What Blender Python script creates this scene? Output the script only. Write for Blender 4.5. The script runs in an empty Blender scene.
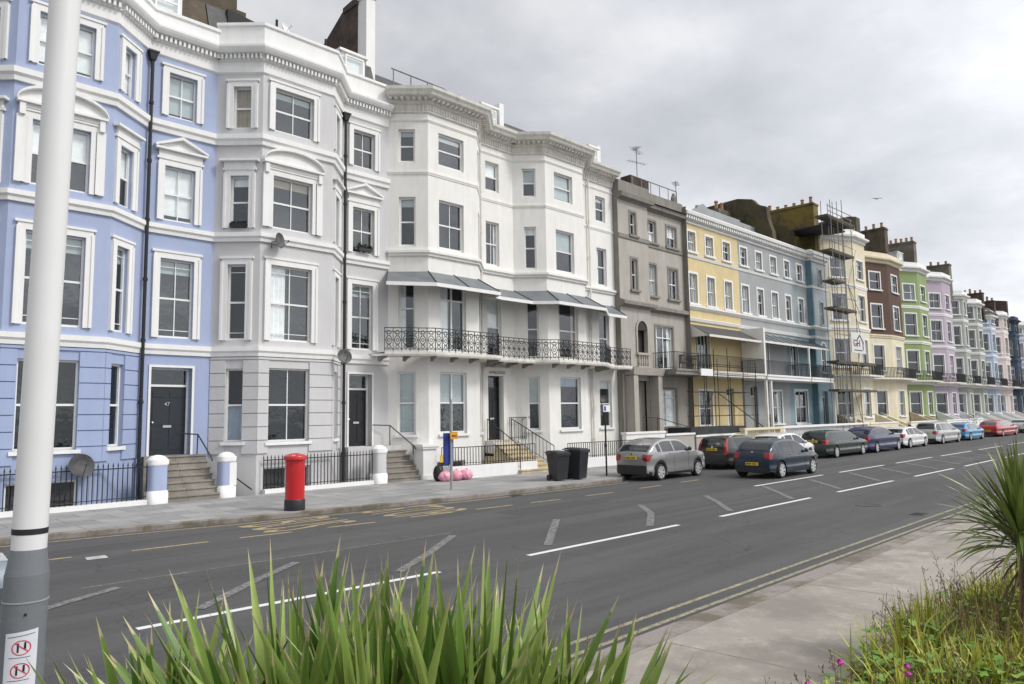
import bpy, math, random
from mathutils import Vector, Matrix
random.seed(7)
SC = bpy.context.scene
COL = SC.collection
PI = math.pi
R = math.radians

# ------------------------------------------------------------------ helpers
def tag(o, label=None, cat=None, group=None, kind=None):
    if label: o['label'] = label
    if cat: o['category'] = cat
    if group: o['group'] = group
    if kind: o['kind'] = kind
    return o

def empty(name, loc, label, cat, group=None):
    o = bpy.data.objects.new(name, None)
    COL.objects.link(o)
    o.location = loc
    o.empty_display_size = .3
    o['wpos'] = list(loc)
    return tag(o, label, cat, group)

def origin(o):
    return Vector(o['wpos']) if o is not None and 'wpos' in o.keys() else Vector((0, 0, 0))

class MB:
    def __init__(s):
        s.v = []; s.f = []; s.m = []; s.mi = 0
    def add(s, vs, fs):
        b = len(s.v)
        s.v += [tuple(p) for p in vs]
        for f in fs:
            s.f.append([b + i for i in f]); s.m.append(s.mi)
    def quad(s, a, b, c, d):
        s.add([a, b, c, d], [(0, 1, 2, 3)])
    def hexa(s, p):          # 8 corners: bottom 4 ccw, top 4 ccw
        s.add(p, [(3, 2, 1, 0), (4, 5, 6, 7), (0, 1, 5, 4), (1, 2, 6, 5), (2, 3, 7, 6), (3, 0, 4, 7)])
    def box(s, x0, x1, y0, y1, z0, z1):
        s.hexa([(x0, y0, z0), (x1, y0, z0), (x1, y1, z0), (x0, y1, z0), (x0, y0, z1), (x1, y0, z1), (x1, y1, z1), (x0, y1, z1)])
    def obox(s, F, u0, u1, o0, o1, z0, z1):   # box in a facet frame (u along, o outward)
        lo, hi = min(o0, o1), max(o0, o1)
        s.hexa([F(u0, hi, z0), F(u1, hi, z0), F(u1, lo, z0), F(u0, lo, z0), F(u0, hi, z1), F(u1, hi, z1), F(u1, lo, z1), F(u0, lo, z1)])
    def tube(s, pts, r, n=6, cap=True, r1=None):
        pts = [Vector(p) for p in pts]
        rings = []
        k = len(pts)
        for i, p in enumerate(pts):
            t = (pts[min(i + 1, k - 1)] - pts[max(i - 1, 0)])
            if t.length < 1e-9: t = Vector((0, 0, 1))
            t.normalize()
            a = Vector((0, 0, 1)) if abs(t.z) < .9 else Vector((1, 0, 0))
            e = t.cross(a).normalized(); g = t.cross(e).normalized()
            rr = r if r1 is None else r + (r1 - r) * i / (k - 1)
            rings.append([p + (e * math.cos(2 * PI * j / n) + g * math.sin(2 * PI * j / n)) * rr for j in range(n)])
        vs = [q for ring in rings for q in ring]
        fs = []
        for i in range(k - 1):
            for j in range(n):
                fs.append((i * n + j, i * n + (j + 1) % n, (i + 1) * n + (j + 1) % n, (i + 1) * n + j))
        if cap:
            fs.append(tuple(range(n - 1, -1, -1))); fs.append(tuple((k - 1) * n + j for j in range(n)))
        s.add(vs, fs)
    def lathe(s, c, prof, n=20, axis='z', cap=True):
        c = Vector(c); vs = []; fs = []
        for r, h in prof:
            for j in range(n):
                a = 2 * PI * j / n
                if axis == 'z': vs.append(c + Vector((r * math.cos(a), r * math.sin(a), h)))
                elif axis == 'y': vs.append(c + Vector((r * math.cos(a), h, r * math.sin(a))))
                else: vs.append(c + Vector((h, r * math.cos(a), r * math.sin(a))))
        for i in range(len(prof) - 1):
            for j in range(n):
                fs.append((i * n + j, i * n + (j + 1) % n, (i + 1) * n + (j + 1) % n, (i + 1) * n + j))
        if cap: fs.append(tuple(range(n))); fs.append(tuple((len(prof) - 1) * n + j for j in range(n)))
        s.add(vs, fs)
    def sweep(s, poly, prof, closed=False, caps=True):
        """profile [(out, z)] swept along a plan polyline with mitred corners; outward = towards the street"""
        k = len(poly); vs = []; n = len(prof)
        for i in range(k):
            p = Vector((poly[i][0], poly[i][1]))
            ns = []
            for a, b in ((i - 1, i), (i, i + 1)):
                if a >= 0 and b < k:
                    d = Vector((poly[b][0] - poly[a][0], poly[b][1] - poly[a][1])).normalized()
                    ns.append(Vector((d.y, -d.x)))
            m = ns[0] if len(ns) == 1 else (ns[0] + ns[1]).normalized()
            sc = 1 / max(.35, m.dot(ns[0]))
            for o, z in prof:
                q = p + m * o * sc
                vs.append((q.x, q.y, z))
        fs = []
        for i in range(k - 1):
            for j in range(n - 1 + (1 if closed else 0)):
                a = i * n + j; b = i * n + (j + 1) % n
                fs.append((a, b, b + n, a + n))
        if caps:
            fs.append(tuple(range(n))); fs.append(tuple((k - 1) * n + j for j in range(n - 1, -1, -1)))
        s.add(vs, fs)
    def prism(s, F, pts, o0, o1):     # polygon (u,z) in facet frame, extruded between two out-distances
        n = len(pts)
        vs = [F(u, o0, z) for u, z in pts] + [F(u, o1, z) for u, z in pts]
        fs = [tuple(range(n)), tuple(range(2 * n - 1, n - 1, -1))]
        for i in range(n):
            j = (i + 1) % n
            fs.append((i, i + n, j + n, j))
        s.add(vs, fs)
    def build(s, name, mat, parent=None, smooth=False, label=None, recalc=False):
        me = bpy.data.meshes.new(name)
        og = origin(parent)
        me.from_pydata([(x - og.x, y - og.y, z - og.z) for x, y, z in s.v], [], s.f)
        ms = mat if isinstance(mat, (list, tuple)) else [mat]
        for m in ms: me.materials.append(m)
        if len(ms) > 1:
            me.polygons.foreach_set('material_index', s.m)
        if smooth is not False:
            me.polygons.foreach_set('use_smooth', [True] * len(me.polygons))
        me.update()
        if recalc or (smooth is not False and smooth is not True):
            import bmesh
            bm = bmesh.new(); bm.from_mesh(me)
            bmesh.ops.remove_doubles(bm, verts=bm.verts, dist=1e-5)
            if recalc: bmesh.ops.recalc_face_normals(bm, faces=bm.faces)
            if smooth is not False and smooth is not True:
                ang = R(smooth)
                for e in bm.edges:
                    if len(e.link_faces) == 2 and e.calc_face_angle(0) > ang: e.smooth = False
            bm.to_mesh(me); bm.free()
        o = bpy.data.objects.new(name, me)
        COL.objects.link(o)
        if parent is not None:
            o.parent = parent
            o['wpos'] = list(og)
        if label: o['label'] = label
        return o

def offset(poly, d):
    out = []
    k = len(poly)
    for i in range(k):
        p = Vector(poly[i]); ns = []
        for a, b in ((i - 1, i), (i, i + 1)):
            if a >= 0 and b < k:
                t = (Vector(poly[b]) - Vector(poly[a])).normalized(); ns.append(Vector((t.y, -t.x)))
        m = ns[0] if len(ns) == 1 else (ns[0] + ns[1]).normalized()
        q = p + m * d / max(.35, m.dot(ns[0]))
        out.append((q.x, q.y))
    return out

def frame(P, Q):
    P = Vector(P); d = (Vector(Q) - P); L = d.length; d.normalize(); n = Vector((d.y, -d.x))
    def F(u, o, z): return (P.x + d.x * u + n.x * o, P.y + d.y * u + n.y * o, z)
    F.L = L
    return F

# ------------------------------------------------------------------ materials
def nt(name):
    m = bpy.data.materials.new(name); m.use_nodes = True
    t = m.node_tree; b = t.nodes['Principled BSDF']
    return m, t, b
def coords(t, scale=(1, 1, 1), kind='Object'):
    g = t.nodes.new('ShaderNodeNewGeometry') if kind == 'World' else t.nodes.new('ShaderNodeTexCoord')
    mp = t.nodes.new('ShaderNodeMapping'); mp.inputs['Scale'].default_value = scale
    t.links.new(g.outputs['Position' if kind == 'World' else kind], mp.inputs['Vector'])
    return mp.outputs['Vector']
def noise(t, vec, scale, detail=4, rough=.6):
    n = t.nodes.new('ShaderNodeTexNoise'); n.inputs['Scale'].default_value = scale
    n.inputs['Detail'].default_value = detail; n.inputs['Roughness'].default_value = rough
    t.links.new(vec, n.inputs['Vector']); return n.outputs['Fac']
def ramp(t, fac, stops):
    r = t.nodes.new('ShaderNodeValToRGB'); t.links.new(fac, r.inputs['Fac'])
    e = r.color_ramp.elements
    while len(e) < len(stops): e.new(.5)
    for i, (p, c) in enumerate(stops):
        e[i].position = p; e[i].color = (*c, 1) if len(c) == 3 else c
    return r.outputs['Color']
def mixc(t, fac, a, b, mode='MIX'):
    n = t.nodes.new('ShaderNodeMix'); n.data_type = 'RGBA'; n.blend_type = mode
    for sock, v in ((n.inputs[0], fac), (n.inputs[6], a), (n.inputs[7], b)):
        if isinstance(v, (int, float)): sock.default_value = v
        elif isinstance(v, tuple): sock.default_value = (*v, 1) if len(v) == 3 else v
        else: t.links.new(v, sock)
    return n.outputs[2]
def mathn(t, op, a, b=0.5):
    n = t.nodes.new('ShaderNodeMath'); n.operation = op
    for sock, v in ((n.inputs[0], a), (n.inputs[1], b)):
        if isinstance(v, (int, float)): sock.default_value = v
        else: t.links.new(v, sock)
    return n.outputs[0]
def bump(t, b, h, strength=.2, dist=.01):
    n = t.nodes.new('ShaderNodeBump'); n.inputs['Strength'].default_value = strength; n.inputs['Distance'].default_value = dist
    t.links.new(h, n.inputs['Height']); t.links.new(n.outputs['Normal'], b.inputs['Normal'])

def stucco(name, c, dirt=.35, dirtcol=(.22, .2, .15), rough=.75, streak=1.0, tone=.08):
    m, t, b = nt(name)
    v = coords(t, kind='World')
    vs = coords(t, (1.9, 1.9, .3), 'World')
    big = noise(t, v, .7, 5, .65)
    st = noise(t, vs, 2.2, 5, .7)
    fine = noise(t, v, 18, 4, .6)
    lo = tuple(x * (1 - tone * 1.6) for x in c); hi = tuple(min(.95, x * (1 + tone)) for x in c)
    base = mixc(t, ramp(t, big, [(.3, (0, 0, 0)), (.7, (1, 1, 1))]), lo, hi)
    k = ramp(t, mathn(t, 'MULTIPLY', st, mathn(t, 'ADD', big, .5)), [(.46, (0, 0, 0)), (.82, (1, 1, 1))])
    kk = mathn(t, 'MULTIPLY', k, dirt * streak)
    base = mixc(t, kk, base, dirtcol)
    t.links.new(base, b.inputs['Base Color'])
    b.inputs['Roughness'].default_value = rough
    b.inputs['Specular IOR Level'].default_value = .35
    bump(t, b, mathn(t, 'ADD', fine, mathn(t, 'MULTIPLY', big, 2.0)), .25, .012)
    return m
def flat(name, c, rough=.5, metal=0, spec=.5, var=.1, sc=6, coat=0, bumpk=0):
    m, t, b = nt(name)
    v = coords(t)
    n = noise(t, v, sc, 4)
    lo = tuple(x * (1 - var) for x in c); hi = tuple(min(1, x * (1 + var)) for x in c)
    t.links.new(mixc(t, ramp(t, n, [(.3, (0, 0, 0)), (.7, (1, 1, 1))]), lo, hi), b.inputs['Base Color'])
    b.inputs['Roughness'].default_value = rough; b.inputs['Metallic'].default_value = metal
    b.inputs['Specular IOR Level'].default_value = spec
    b.inputs['Coat Weight'].default_value = coat
    b.inputs['Coat Roughness'].default_value = .04
    if bumpk: bump(t, b, n, bumpk, .01)
    return m
def glass(name, tint=.7, refl=.12, rough=.02):
    m, t, b = nt(name); t.nodes.remove(b)
    out = t.nodes['Material Output']
    tr = t.nodes.new('ShaderNodeBsdfTransparent'); tr.inputs[0].default_value = (tint * (.97 if tint > .7 else .88), tint, min(1, tint * (1.0 if tint > .7 else 1.1)), 1)
    gl = t.nodes.new('ShaderNodeBsdfGlossy'); gl.inputs['Roughness'].default_value = rough
    gl.inputs[0].default_value = (.9, .95, 1, 1)
    fr = t.nodes.new('ShaderNodeLayerWeight'); fr.inputs[0].default_value = .5
    f = mathn(t, 'ADD', mathn(t, 'MULTIPLY', mathn(t, 'POWER', fr.outputs['Facing'], 4.0), .9), refl + .06)
    f = mathn(t, 'MINIMUM', f, 1.0)
    v = coords(t, kind='World')
    bm = t.nodes.new('ShaderNodeBump'); bm.inputs['Strength'].default_value = .35; bm.inputs['Distance'].default_value = .03
    t.links.new(noise(t, v, 1.3, 3), bm.inputs['Height']); t.links.new(bm.outputs[0], gl.inputs['Normal'])
    mx = t.nodes.new('ShaderNodeMixShader')
    t.links.new(f, mx.inputs[0]); t.links.new(tr.outputs[0], mx.inputs[1]); t.links.new(gl.outputs[0], mx.inputs[2])
    t.links.new(mx.outputs[0], out.inputs[0])
    return m

M = {}
M['blue'] = stucco('blue_stucco', (.365, .425, .60), .25, (.28, .3, .4), tone=.05)
M['bluelow'] = stucco('blue_stucco_lower', (.34, .405, .585), .3, (.26, .28, .4), tone=.05)
M['grey'] = stucco('pale_grey_stucco', (.57, .565, .57), .18, (.35, .34, .34), tone=.05)
M['trim'] = stucco('white_painted_trim', (.8, .8, .79), .22, (.45, .42, .35), tone=.04)
M['white'] = stucco('white_stucco', (.81, .8, .77), .3, (.48, .43, .34), tone=.05)
M['whitedirty'] = stucco('stained_white_render', (.74, .72, .67), .6, (.25, .22, .16))
M['taupe'] = stucco('taupe_render', (.42, .395, .355), .5, (.22, .2, .17), tone=.1)
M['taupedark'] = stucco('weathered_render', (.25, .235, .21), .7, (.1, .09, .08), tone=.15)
M['yellow'] = stucco('yellow_stucco', (.66, .54, .3), .3, (.42, .35, .2))
M['lilac'] = stucco('lilac_grey_stucco', (.35, .36, .365), .3, (.28, .28, .3))
M['paleblue'] = stucco('pale_blue_stucco', (.35, .39, .405), .3, (.25, .3, .33))
M['teal'] = stucco('teal_stucco', (.15, .25, .3), .3, (.12, .2, .24))
M['cream'] = stucco('cream_stucco', (.74, .67, .5), .4, (.4, .34, .22))
M['brown'] = stucco('brown_stucco', (.1, .058, .042), .3, (.08, .04, .03))
M['green'] = stucco('green_stucco', (.27, .35, .15), .3, (.25, .3, .15))
M['purple'] = stucco('mauve_stucco', (.46, .385, .47), .3, (.35, .3, .38))
M['greygreen'] = stucco('grey_green_stucco', (.36, .38, .34), .35, (.25, .25, .22))
M['iceblue'] = stucco('ice_blue_stucco', (.38, .46, .6), .25, (.3, .33, .4))
M['navy'] = stucco('navy_stucco', (.035, .06, .1), .25, (.05, .06, .08))
M['pink'] = stucco('pale_pink_stucco', (.66, .55, .52), .25, (.4, .33, .3))
M['frame'] = flat('white_window_frame', (.78, .78, .77), .4, var=.04)
M['darkframe'] = flat('dark_door_paint', (.018, .024, .032), .35, var=.2)
M['blackdoor'] = flat('black_door_paint', (.012, .012, .014), .3, var=.2)
M['glass'] = glass('window_glass', .97, .06)
M['glassdark'] = glass('window_glass_dim_reflection', .62, .03)  # darkened blue pane colour stands in for the dim sea reflection
M['glassfar'] = glass('window_glass_far', .8, .05)
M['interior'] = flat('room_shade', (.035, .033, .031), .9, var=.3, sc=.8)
M['curtain'] = flat('net_curtain', (.92, .92, .9), .9, var=.12, sc=3)
M['curtain_warm'] = flat('beige_curtain', (.4, .33, .24), .9, var=.15, sc=3)
M['blind'] = flat('grey_roller_blind', (.42, .47, .47), .8, var=.04, sc=2)
M['tealpale'] = stucco('pale_teal_stucco', (.24, .34, .39), .3, (.2, .26, .3))
M['iron'] = flat('black_iron', (.012, .013, .016), .45, var=.3)
M['rust_iron'] = flat('worn_grey_iron', (.09, .09, .09), .6, var=.5, sc=9)
M['lead'] = flat('lead_canopy', (.15, .165, .175), .5, var=.15, sc=1.5)
M['slate'] = flat('slate_roof', (.05, .048, .05), .6, var=.4, sc=5, bumpk=.3)
M['chrome'] = flat('metal_fitting', (.6, .6, .6), .25, metal=1, var=.05)
M['galv'] = flat('galvanised_tube', (.22, .215, .21), .45, metal=.6, var=.3, sc=4)
M['board'] = flat('scaffold_board', (.09, .075, .055), .85, var=.4, sc=3)
M['rail_handle'] = M['iron']
M['cladding0'] = flat('dark_felt', (.02, .02, .022), .8, var=.4)
M['pot'] = flat('terracotta_pot', (.35, .2, .13), .8, var=.3, sc=8)
M['darkmesh'] = flat('dark_sheeting', (.03, .033, .035), .85, var=.4, sc=3)

def brick(name, c1, c2, mortar, moss=None, mossk=.5):
    m, t, b = nt(name)
    tc = t.nodes.new('ShaderNodeTexCoord')
    sp = t.nodes.new('ShaderNodeSeparateXYZ'); t.links.new(tc.outputs['Object'], sp.inputs[0])
    cb = t.nodes.new('ShaderNodeCombineXYZ')
    t.links.new(mathn(t, 'ADD', sp.outputs[0], sp.outputs[1]), cb.inputs[0]); t.links.new(sp.outputs[2], cb.inputs[1])
    bt = t.nodes.new('ShaderNodeTexBrick'); t.links.new(cb.outputs[0], bt.inputs['Vector'])
    bt.inputs['Scale'].default_value = 1; bt.inputs['Brick Width'].default_value = .225; bt.inputs['Row Height'].default_value = .075
    bt.inputs['Mortar Size'].default_value = .008
    bt.inputs['Color1'].default_value = (*c1, 1); bt.inputs['Color2'].default_value = (*c2, 1); bt.inputs['Mortar'].default_value = (*mortar, 1)
    v = coords(t)
    n = noise(t, v, 1.2, 5, .7)
    col = mixc(t, ramp(t, n, [(.35, (0, 0, 0)), (.65, (1, 1, 1))]), bt.outputs['Color'], tuple(x * .45 for x in c1))
    if moss:
        n2 = noise(t, v, .8, 6, .75)
        col = mixc(t, mathn(t, 'MULTIPLY', ramp(t, n2, [(.4, (0, 0, 0)), (.55, (1, 1, 1))]), mossk), col, moss)
    t.links.new(col, b.inputs['Base Color']); b.inputs['Roughness'].default_value = .9
    bump(t, b, mathn(t, 'ADD', n, bt.outputs['Fac']), .4, .02)
    return m
M['brickdark'] = brick('soot_dark_brick', (.07, .045, .035), (.1, .06, .045), (.12, .11, .1))
M['brickred'] = brick('red_brick', (.09, .055, .042), (.12, .07, .05), (.2, .18, .15))
M['brickmoss'] = brick('mossy_dark_brick', (.07, .05, .035), (.1, .065, .045), (.11, .1, .09), (.085, .08, .03), .9)
M['bricklichen'] = brick('lichen_covered_brick', (.1, .07, .04), (.14, .09, .05), (.15, .13, .1), (.2, .15, .03), .85)
M['brickbrown'] = brick('weathered_brown_brick', (.11, .075, .05), (.14, .1, .07), (.16, .14, .11), (.09, .085, .05), .5)
M['brickgrey'] = brick('rendered_grey_brick', (.22, .2, .17), (.27, .25, .21), (.2, .19, .17), (.13, .12, .08), .6)

def asphalt():
    m, t, b = nt('asphalt')
    v = coords(t, kind='World')
    f1 = ramp(t, noise(t, v, 48, 6, .8), [(.3, (0, 0, 0)), (.7, (1, 1, 1))]); f2 = noise(t, v, .35, 4, .6); f3 = noise(t, coords(t, (.12, 1.2, 1), 'World'), 1.5, 4)
    vo = t.nodes.new('ShaderNodeTexVoronoi'); vo.inputs['Scale'].default_value = 90; t.links.new(v, vo.inputs['Vector'])
    c = mixc(t, f1, (.035, .035, .037), (.115, .114, .114))
    c = mixc(t, ramp(t, f2, [(.35, (0, 0, 0)), (.7, (1, 1, 1))]), c, mixc(t, .35, c, (.11, .108, .105)))
    c = mixc(t, ramp(t, f3, [(.4, (0, 0, 0)), (.62, (.5, .5, .5))]), c, mixc(t, .4, c, (.03, .03, .032)))
    sp = ramp(t, vo.outputs['Distance'], [(.0, (1, 1, 1)), (.16, (0, 0, 0))])
    c = mixc(t, mathn(t, 'MULTIPLY', sp, .4), c, (.26, .25, .24))
    f7 = noise(t, v, 9, 5, .8)
    c = mixc(t, mathn(t, 'MULTIPLY', ramp(t, f7, [(.4, (0, 0, 0)), (.65, (1, 1, 1))]), .35), c, (.035, .035, .036))
    # wheel tracks, oil and patch stains
    f5 = noise(t, coords(t, (.05, .9, 1), 'World'), 1.1, 3)
    c = mixc(t, mathn(t, 'MULTIPLY', ramp(t, f5, [(.45, (0, 0, 0)), (.6, (1, 1, 1))]), .3), c, (.13, .13, .13))
    f6 = noise(t, v, 2.4, 5, .75)
    c = mixc(t, mathn(t, 'MULTIPLY', ramp(t, f6, [(.62, (0, 0, 0)), (.72, (1, 1, 1))]), .5), c, (.03, .03, .032))
    # cracks and patch joints
    v2 = t.nodes.new('ShaderNodeTexVoronoi'); v2.feature = 'DISTANCE_TO_EDGE'; v2.inputs['Scale'].default_value = .22
    wv = t.nodes.new('ShaderNodeVectorMath'); wv.operation = 'ADD'
    nn = t.nodes.new('ShaderNodeTexNoise'); nn.inputs['Scale'].default_value = 1.2; nn.inputs['Detail'].default_value = 6; t.links.new(v, nn.inputs['Vector'])
    t.links.new(v, wv.inputs[0]); t.links.new(nn.outputs['Color'], wv.inputs[1]); t.links.new(wv.outputs[0], v2.inputs['Vector'])
    cr = ramp(t, v2.outputs['Distance'], [(.0, (1, 1, 1)), (.004, (0, 0, 0))])
    c = mixc(t, mathn(t, 'MULTIPLY', cr, .55), c, (.02, .02, .02))
    t.links.new(c, b.inputs['Base Color']); b.inputs['Roughness'].default_value = .8
    b.inputs['Specular IOR Level'].default_value = .4
    bump(t, b, f1, .5, .006)
    return m
M['asphalt'] = asphalt()
def slabs(name, c1, c2, joint, w, h, ang=0, off=.5, stain=.5, jw=.012):
    m, t, b = nt(name)
    g = t.nodes.new('ShaderNodeNewGeometry'); mp = t.nodes.new('ShaderNodeMapping'); mp.inputs['Rotation'].default_value = (0, 0, ang)
    t.links.new(g.outputs['Position'], mp.inputs['Vector']); v = mp.outputs['Vector']
    bt = t.nodes.new('ShaderNodeTexBrick'); t.links.new(v, bt.inputs['Vector'])
    bt.offset = off
    bt.inputs['Scale'].default_value = 1; bt.inputs['Brick Width'].default_value = w; bt.inputs['Row Height'].default_value = h
    bt.inputs['Mortar Size'].default_value = jw; bt.inputs['Mortar Smooth'].default_value = .2
    bt.inputs['Color1'].default_value = (*c1, 1); bt.inputs['Color2'].default_value = (*c2, 1); bt.inputs['Mortar'].default_value = (*joint, 1)
    f1 = noise(t, v, 40, 4, .7); f2 = noise(t, v, .9, 6, .7)
    c = mixc(t, mathn(t, 'MULTIPLY', f1, .45), bt.outputs['Color'], tuple(x * .4 for x in c1))
    f3 = noise(t, v, 3.5, 6, .8)
    c = mixc(t, mathn(t, 'MULTIPLY', ramp(t, f3, [(.5, (0, 0, 0)), (.7, (1, 1, 1))]), stain * .6), c, tuple(min(1, x * 1.35) for x in c2))
    sv = t.nodes.new('ShaderNodeTexVoronoi'); sv.inputs['Scale'].default_value = 2.2; t.links.new(v, sv.inputs['Vector'])
    c = mixc(t, mathn(t, 'MULTIPLY', ramp(t, sv.outputs['Distance'], [(0, (1, 1, 1)), (.06, (1, 1, 1)), (.075, (0, 0, 0))]), .3), c, tuple(x * .45 for x in c1))
    c = mixc(t, mathn(t, 'MULTIPLY', ramp(t, f2, [(.44, (0, 0, 0)), (.6, (1, 1, 1))]), stain), c, tuple(x * .62 for x in c1))
    t.links.new(c, b.inputs['Base Color']); b.inputs['Roughness'].default_value = .85
    bump(t, b, mathn(t, 'SUBTRACT', mathn(t, 'MULTIPLY', f1, .4), bt.outputs['Fac']), .4, .008)
    return m
M['slabfar'] = slabs('pavement_slabs', (.27, .27, .275), (.44, .435, .42), (.12, .12, .11), 1.15, .85, 0, .5, .35)
M['slabnear'] = slabs('promenade_concrete', (.33, .3, .262), (.385, .352, .31), (.14, .125, .1), 3.6, 2.3, R(-4), .4, .85, .015)
def kerbmat():
    m, t, b = nt('kerb_stone')
    v = coords(t, kind='World')
    f = noise(t, v, 1.3, 5, .7); f1 = noise(t, v, 30, 4)
    c = mixc(t, f1, (.2, .175, .16), (.3, .27, .25))
    c = mixc(t, ramp(t, f, [(.45, (0, 0, 0)), (.6, (.8, .8, .8))]), c, (.1, .085, .05))
    t.links.new(c, b.inputs['Base Color']); b.inputs['Roughness'].default_value = .85
    bump(t, b, f1, .4, .008)
    return m
M['kerb'] = kerbmat()
def paintmark(name, c, wear=.5):
    m, t, b = nt(name)
    v = coords(t, kind='World')
    f = noise(t, v, 9, 6, .8); f2 = noise(t, v, 60, 4, .8)
    k = ramp(t, mathn(t, 'ADD', mathn(t, 'MULTIPLY', f, .6), mathn(t, 'MULTIPLY', f2, .4)), [(.25 + wear * .25, (0, 0, 0)), (.42 + wear * .25, (1, 1, 1))])
    col = mixc(t, k, (.08, .08, .08), c)
    t.links.new(col, b.inputs['Base Color']); b.inputs['Roughness'].default_value = .7
    return m
M['mwhite'] = paintmark('road_paint_white', (.68, .68, .67), .1)
M['mworn'] = paintmark('road_paint_white_worn', (.42, .42, .41), .85)
M['mghost'] = paintmark('road_paint_white_faded', (.33, .33, .32), .8)
M['myellow'] = paintmark('road_paint_yellow', (.44, .35, .19), .5)
M['myellow2'] = paintmark('road_paint_yellow_pale', (.4, .35, .22), .62)
M['stone'] = slabs('stone_step', (.3, .275, .235), (.36, .33, .29), (.12, .11, .1), 3, 3, 0, .5, .7)
M['stoneyellow'] = flat('sandstone_step', (.5, .42, .28), .85, var=.3, sc=4, bumpk=.3)
# ------------------------------------------------------------------ camera (solved from the photograph's vanishing points)
ROWS = ((0.70629868, 0.06029379, 0.70534164), (-0.70774983, 0.08159628, 0.70173515), (-0.01524298, -0.99484004, 0.10030426))
HC = 2.5
cam = bpy.data.objects.new('camera', bpy.data.cameras.new('camera')); COL.objects.link(cam)
mw = Matrix.Identity(4)
for i in range(3):
    mw[i][0] = ROWS[i][0]; mw[i][1] = -ROWS[i][1]; mw[i][2] = -ROWS[i][2]
mw[2][3] = HC
cam.matrix_world = mw
cam.data.sensor_width = 36; cam.data.lens = 737 / 1024 * 36; cam.data.clip_end = 6000; cam.data.clip_start = .05
SC.camera = cam

# ------------------------------------------------------------------ sky and light (overcast)
SUN_EL, SUN_AZ = R(46), R(-62)      # direction the light comes from, azimuth measured from +X towards +Y
W = bpy.data.worlds.new('World'); SC.world = W; W.use_nodes = True
t = W.node_tree; bg = t.nodes['Background']
sky = t.nodes.new('ShaderNodeTexSky'); sky.sky_type = 'NISHITA'; sky.sun_disc = False
sky.sun_elevation = SUN_EL; sky.sun_rotation = PI / 2 - SUN_AZ
sky.dust_density = 2.0
tc = t.nodes.new('ShaderNodeTexCoord'); sp = t.nodes.new('ShaderNodeSeparateXYZ'); t.links.new(tc.outputs['Generated'], sp.inputs[0])
zz = mathn(t, 'ADD', mathn(t, 'MAXIMUM', sp.outputs[2], 0.0), .2)
cb = t.nodes.new('ShaderNodeCombineXYZ')
t.links.new(mathn(t, 'DIVIDE', sp.outputs[0], zz), cb.inputs[0]); t.links.new(mathn(t, 'DIVIDE', sp.outputs[1], zz), cb.inputs[1])
n1 = noise(t, cb.outputs[0], 1.0, 8, .55); n2 = noise(t, cb.outputs[0], .33, 4, .5)
cl = mathn(t, 'ADD', mathn(t, 'MULTIPLY', n1, .55), mathn(t, 'MULTIPLY', n2, .45))
cloud = ramp(t, cl, [(.38, (3.7, 3.8, 4.1)), (.46, (4.8, 4.9, 5.15)), (.53, (6.4, 6.45, 6.6)), (.6, (8.6, 8.65, 8.7))])
# brighter cloud towards the hidden sun and low over the far end of the street
sd = Vector((math.cos(SUN_EL) * math.cos(SUN_AZ), math.cos(SUN_EL) * math.sin(SUN_AZ), math.sin(SUN_EL)))
def glow(vec, p, k):
    dn = t.nodes.new('ShaderNodeVectorMath'); dn.operation = 'DOT_PRODUCT'; dn.inputs[1].default_value = vec
    t.links.new(tc.outputs['Generated'], dn.inputs[0])
    return mathn(t, 'MULTIPLY', mathn(t, 'POWER', mathn(t, 'MAXIMUM', dn.outputs['Value'], 0.0), p), k)
g = mathn(t, 'ADD', glow(sd, 2.0, 1.0), glow(Vector((.98, .2, .12)).normalized(), 9.0, .4))
g = mathn(t, 'ADD', g, 1.0)
cm = t.nodes.new('ShaderNodeVectorMath'); cm.operation = 'SCALE'; t.links.new(cloud, cm.inputs[0]); t.links.new(g, cm.inputs['Scale'])
t.links.new(mixc(t, .93, sky.outputs[0], cm.outputs[0]), bg.inputs['Color'])
bg.inputs['Strength'].default_value = .1
sl = bpy.data.lights.new('sun', 'SUN'); sl.energy = 1.5; sl.angle = R(12); sl.color = (1, .965, .92)
so = bpy.data.objects.new('sun', sl); COL.objects.link(so)
so.rotation_euler = (-sd).to_track_quat('-Z', 'Y').to_euler()
SC.view_settings.view_transform = 'Standard'; SC.view_settings.look = 'None'; SC.view_settings.gamma = 1
SC.view_settings.use_curve_mapping = False
SC.view_settings.exposure = .3
SC.cycles.max_bounces = 8; SC.cycles.transparent_max_bounces = 12; SC.cycles.diffuse_bounces = 3; SC.cycles.glossy_bounces = 3

# ------------------------------------------------------------------ ground
def strip(name, a, b, z, mat, label=None, cat=None, kind='structure', th=None):
    """ribbon between two plan polylines with the same number of points"""
    mb = MB()
    vs = [(x, y, z) for x, y in a] + [(x, y, z) for x, y in b]
    n = len(a)
    mb.add(vs, [(i, i + 1, n + i + 1, n + i) for i in range(n - 1)])
    if th:
        vs2 = [(x, y, z - th) for x, y in a] + [(x, y, z - th) for x, y in b]
        mb.add(vs + vs2, [(i, 2 * n + i, 2 * n + i + 1, i + 1) for i in range(n - 1)] + [(n + i, n + i + 1, 3 * n + i + 1, 3 * n + i) for i in range(n - 1)])
    o = mb.build(name, mat)
    return tag(o, label, cat, None, kind)
KT = [(-14, 20.0), (-4, 19.3), (2, 18.85), (4.3, 18.55), (6, 18.28), (8.4, 17.85), (11, 17.5), (15, 17.08), (19, 16.92), (22.6, 16.85), (24.2, 17.75), (27, 18.0), (40, 18.1), (80, 18.1), (230, 18.1)]
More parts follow.
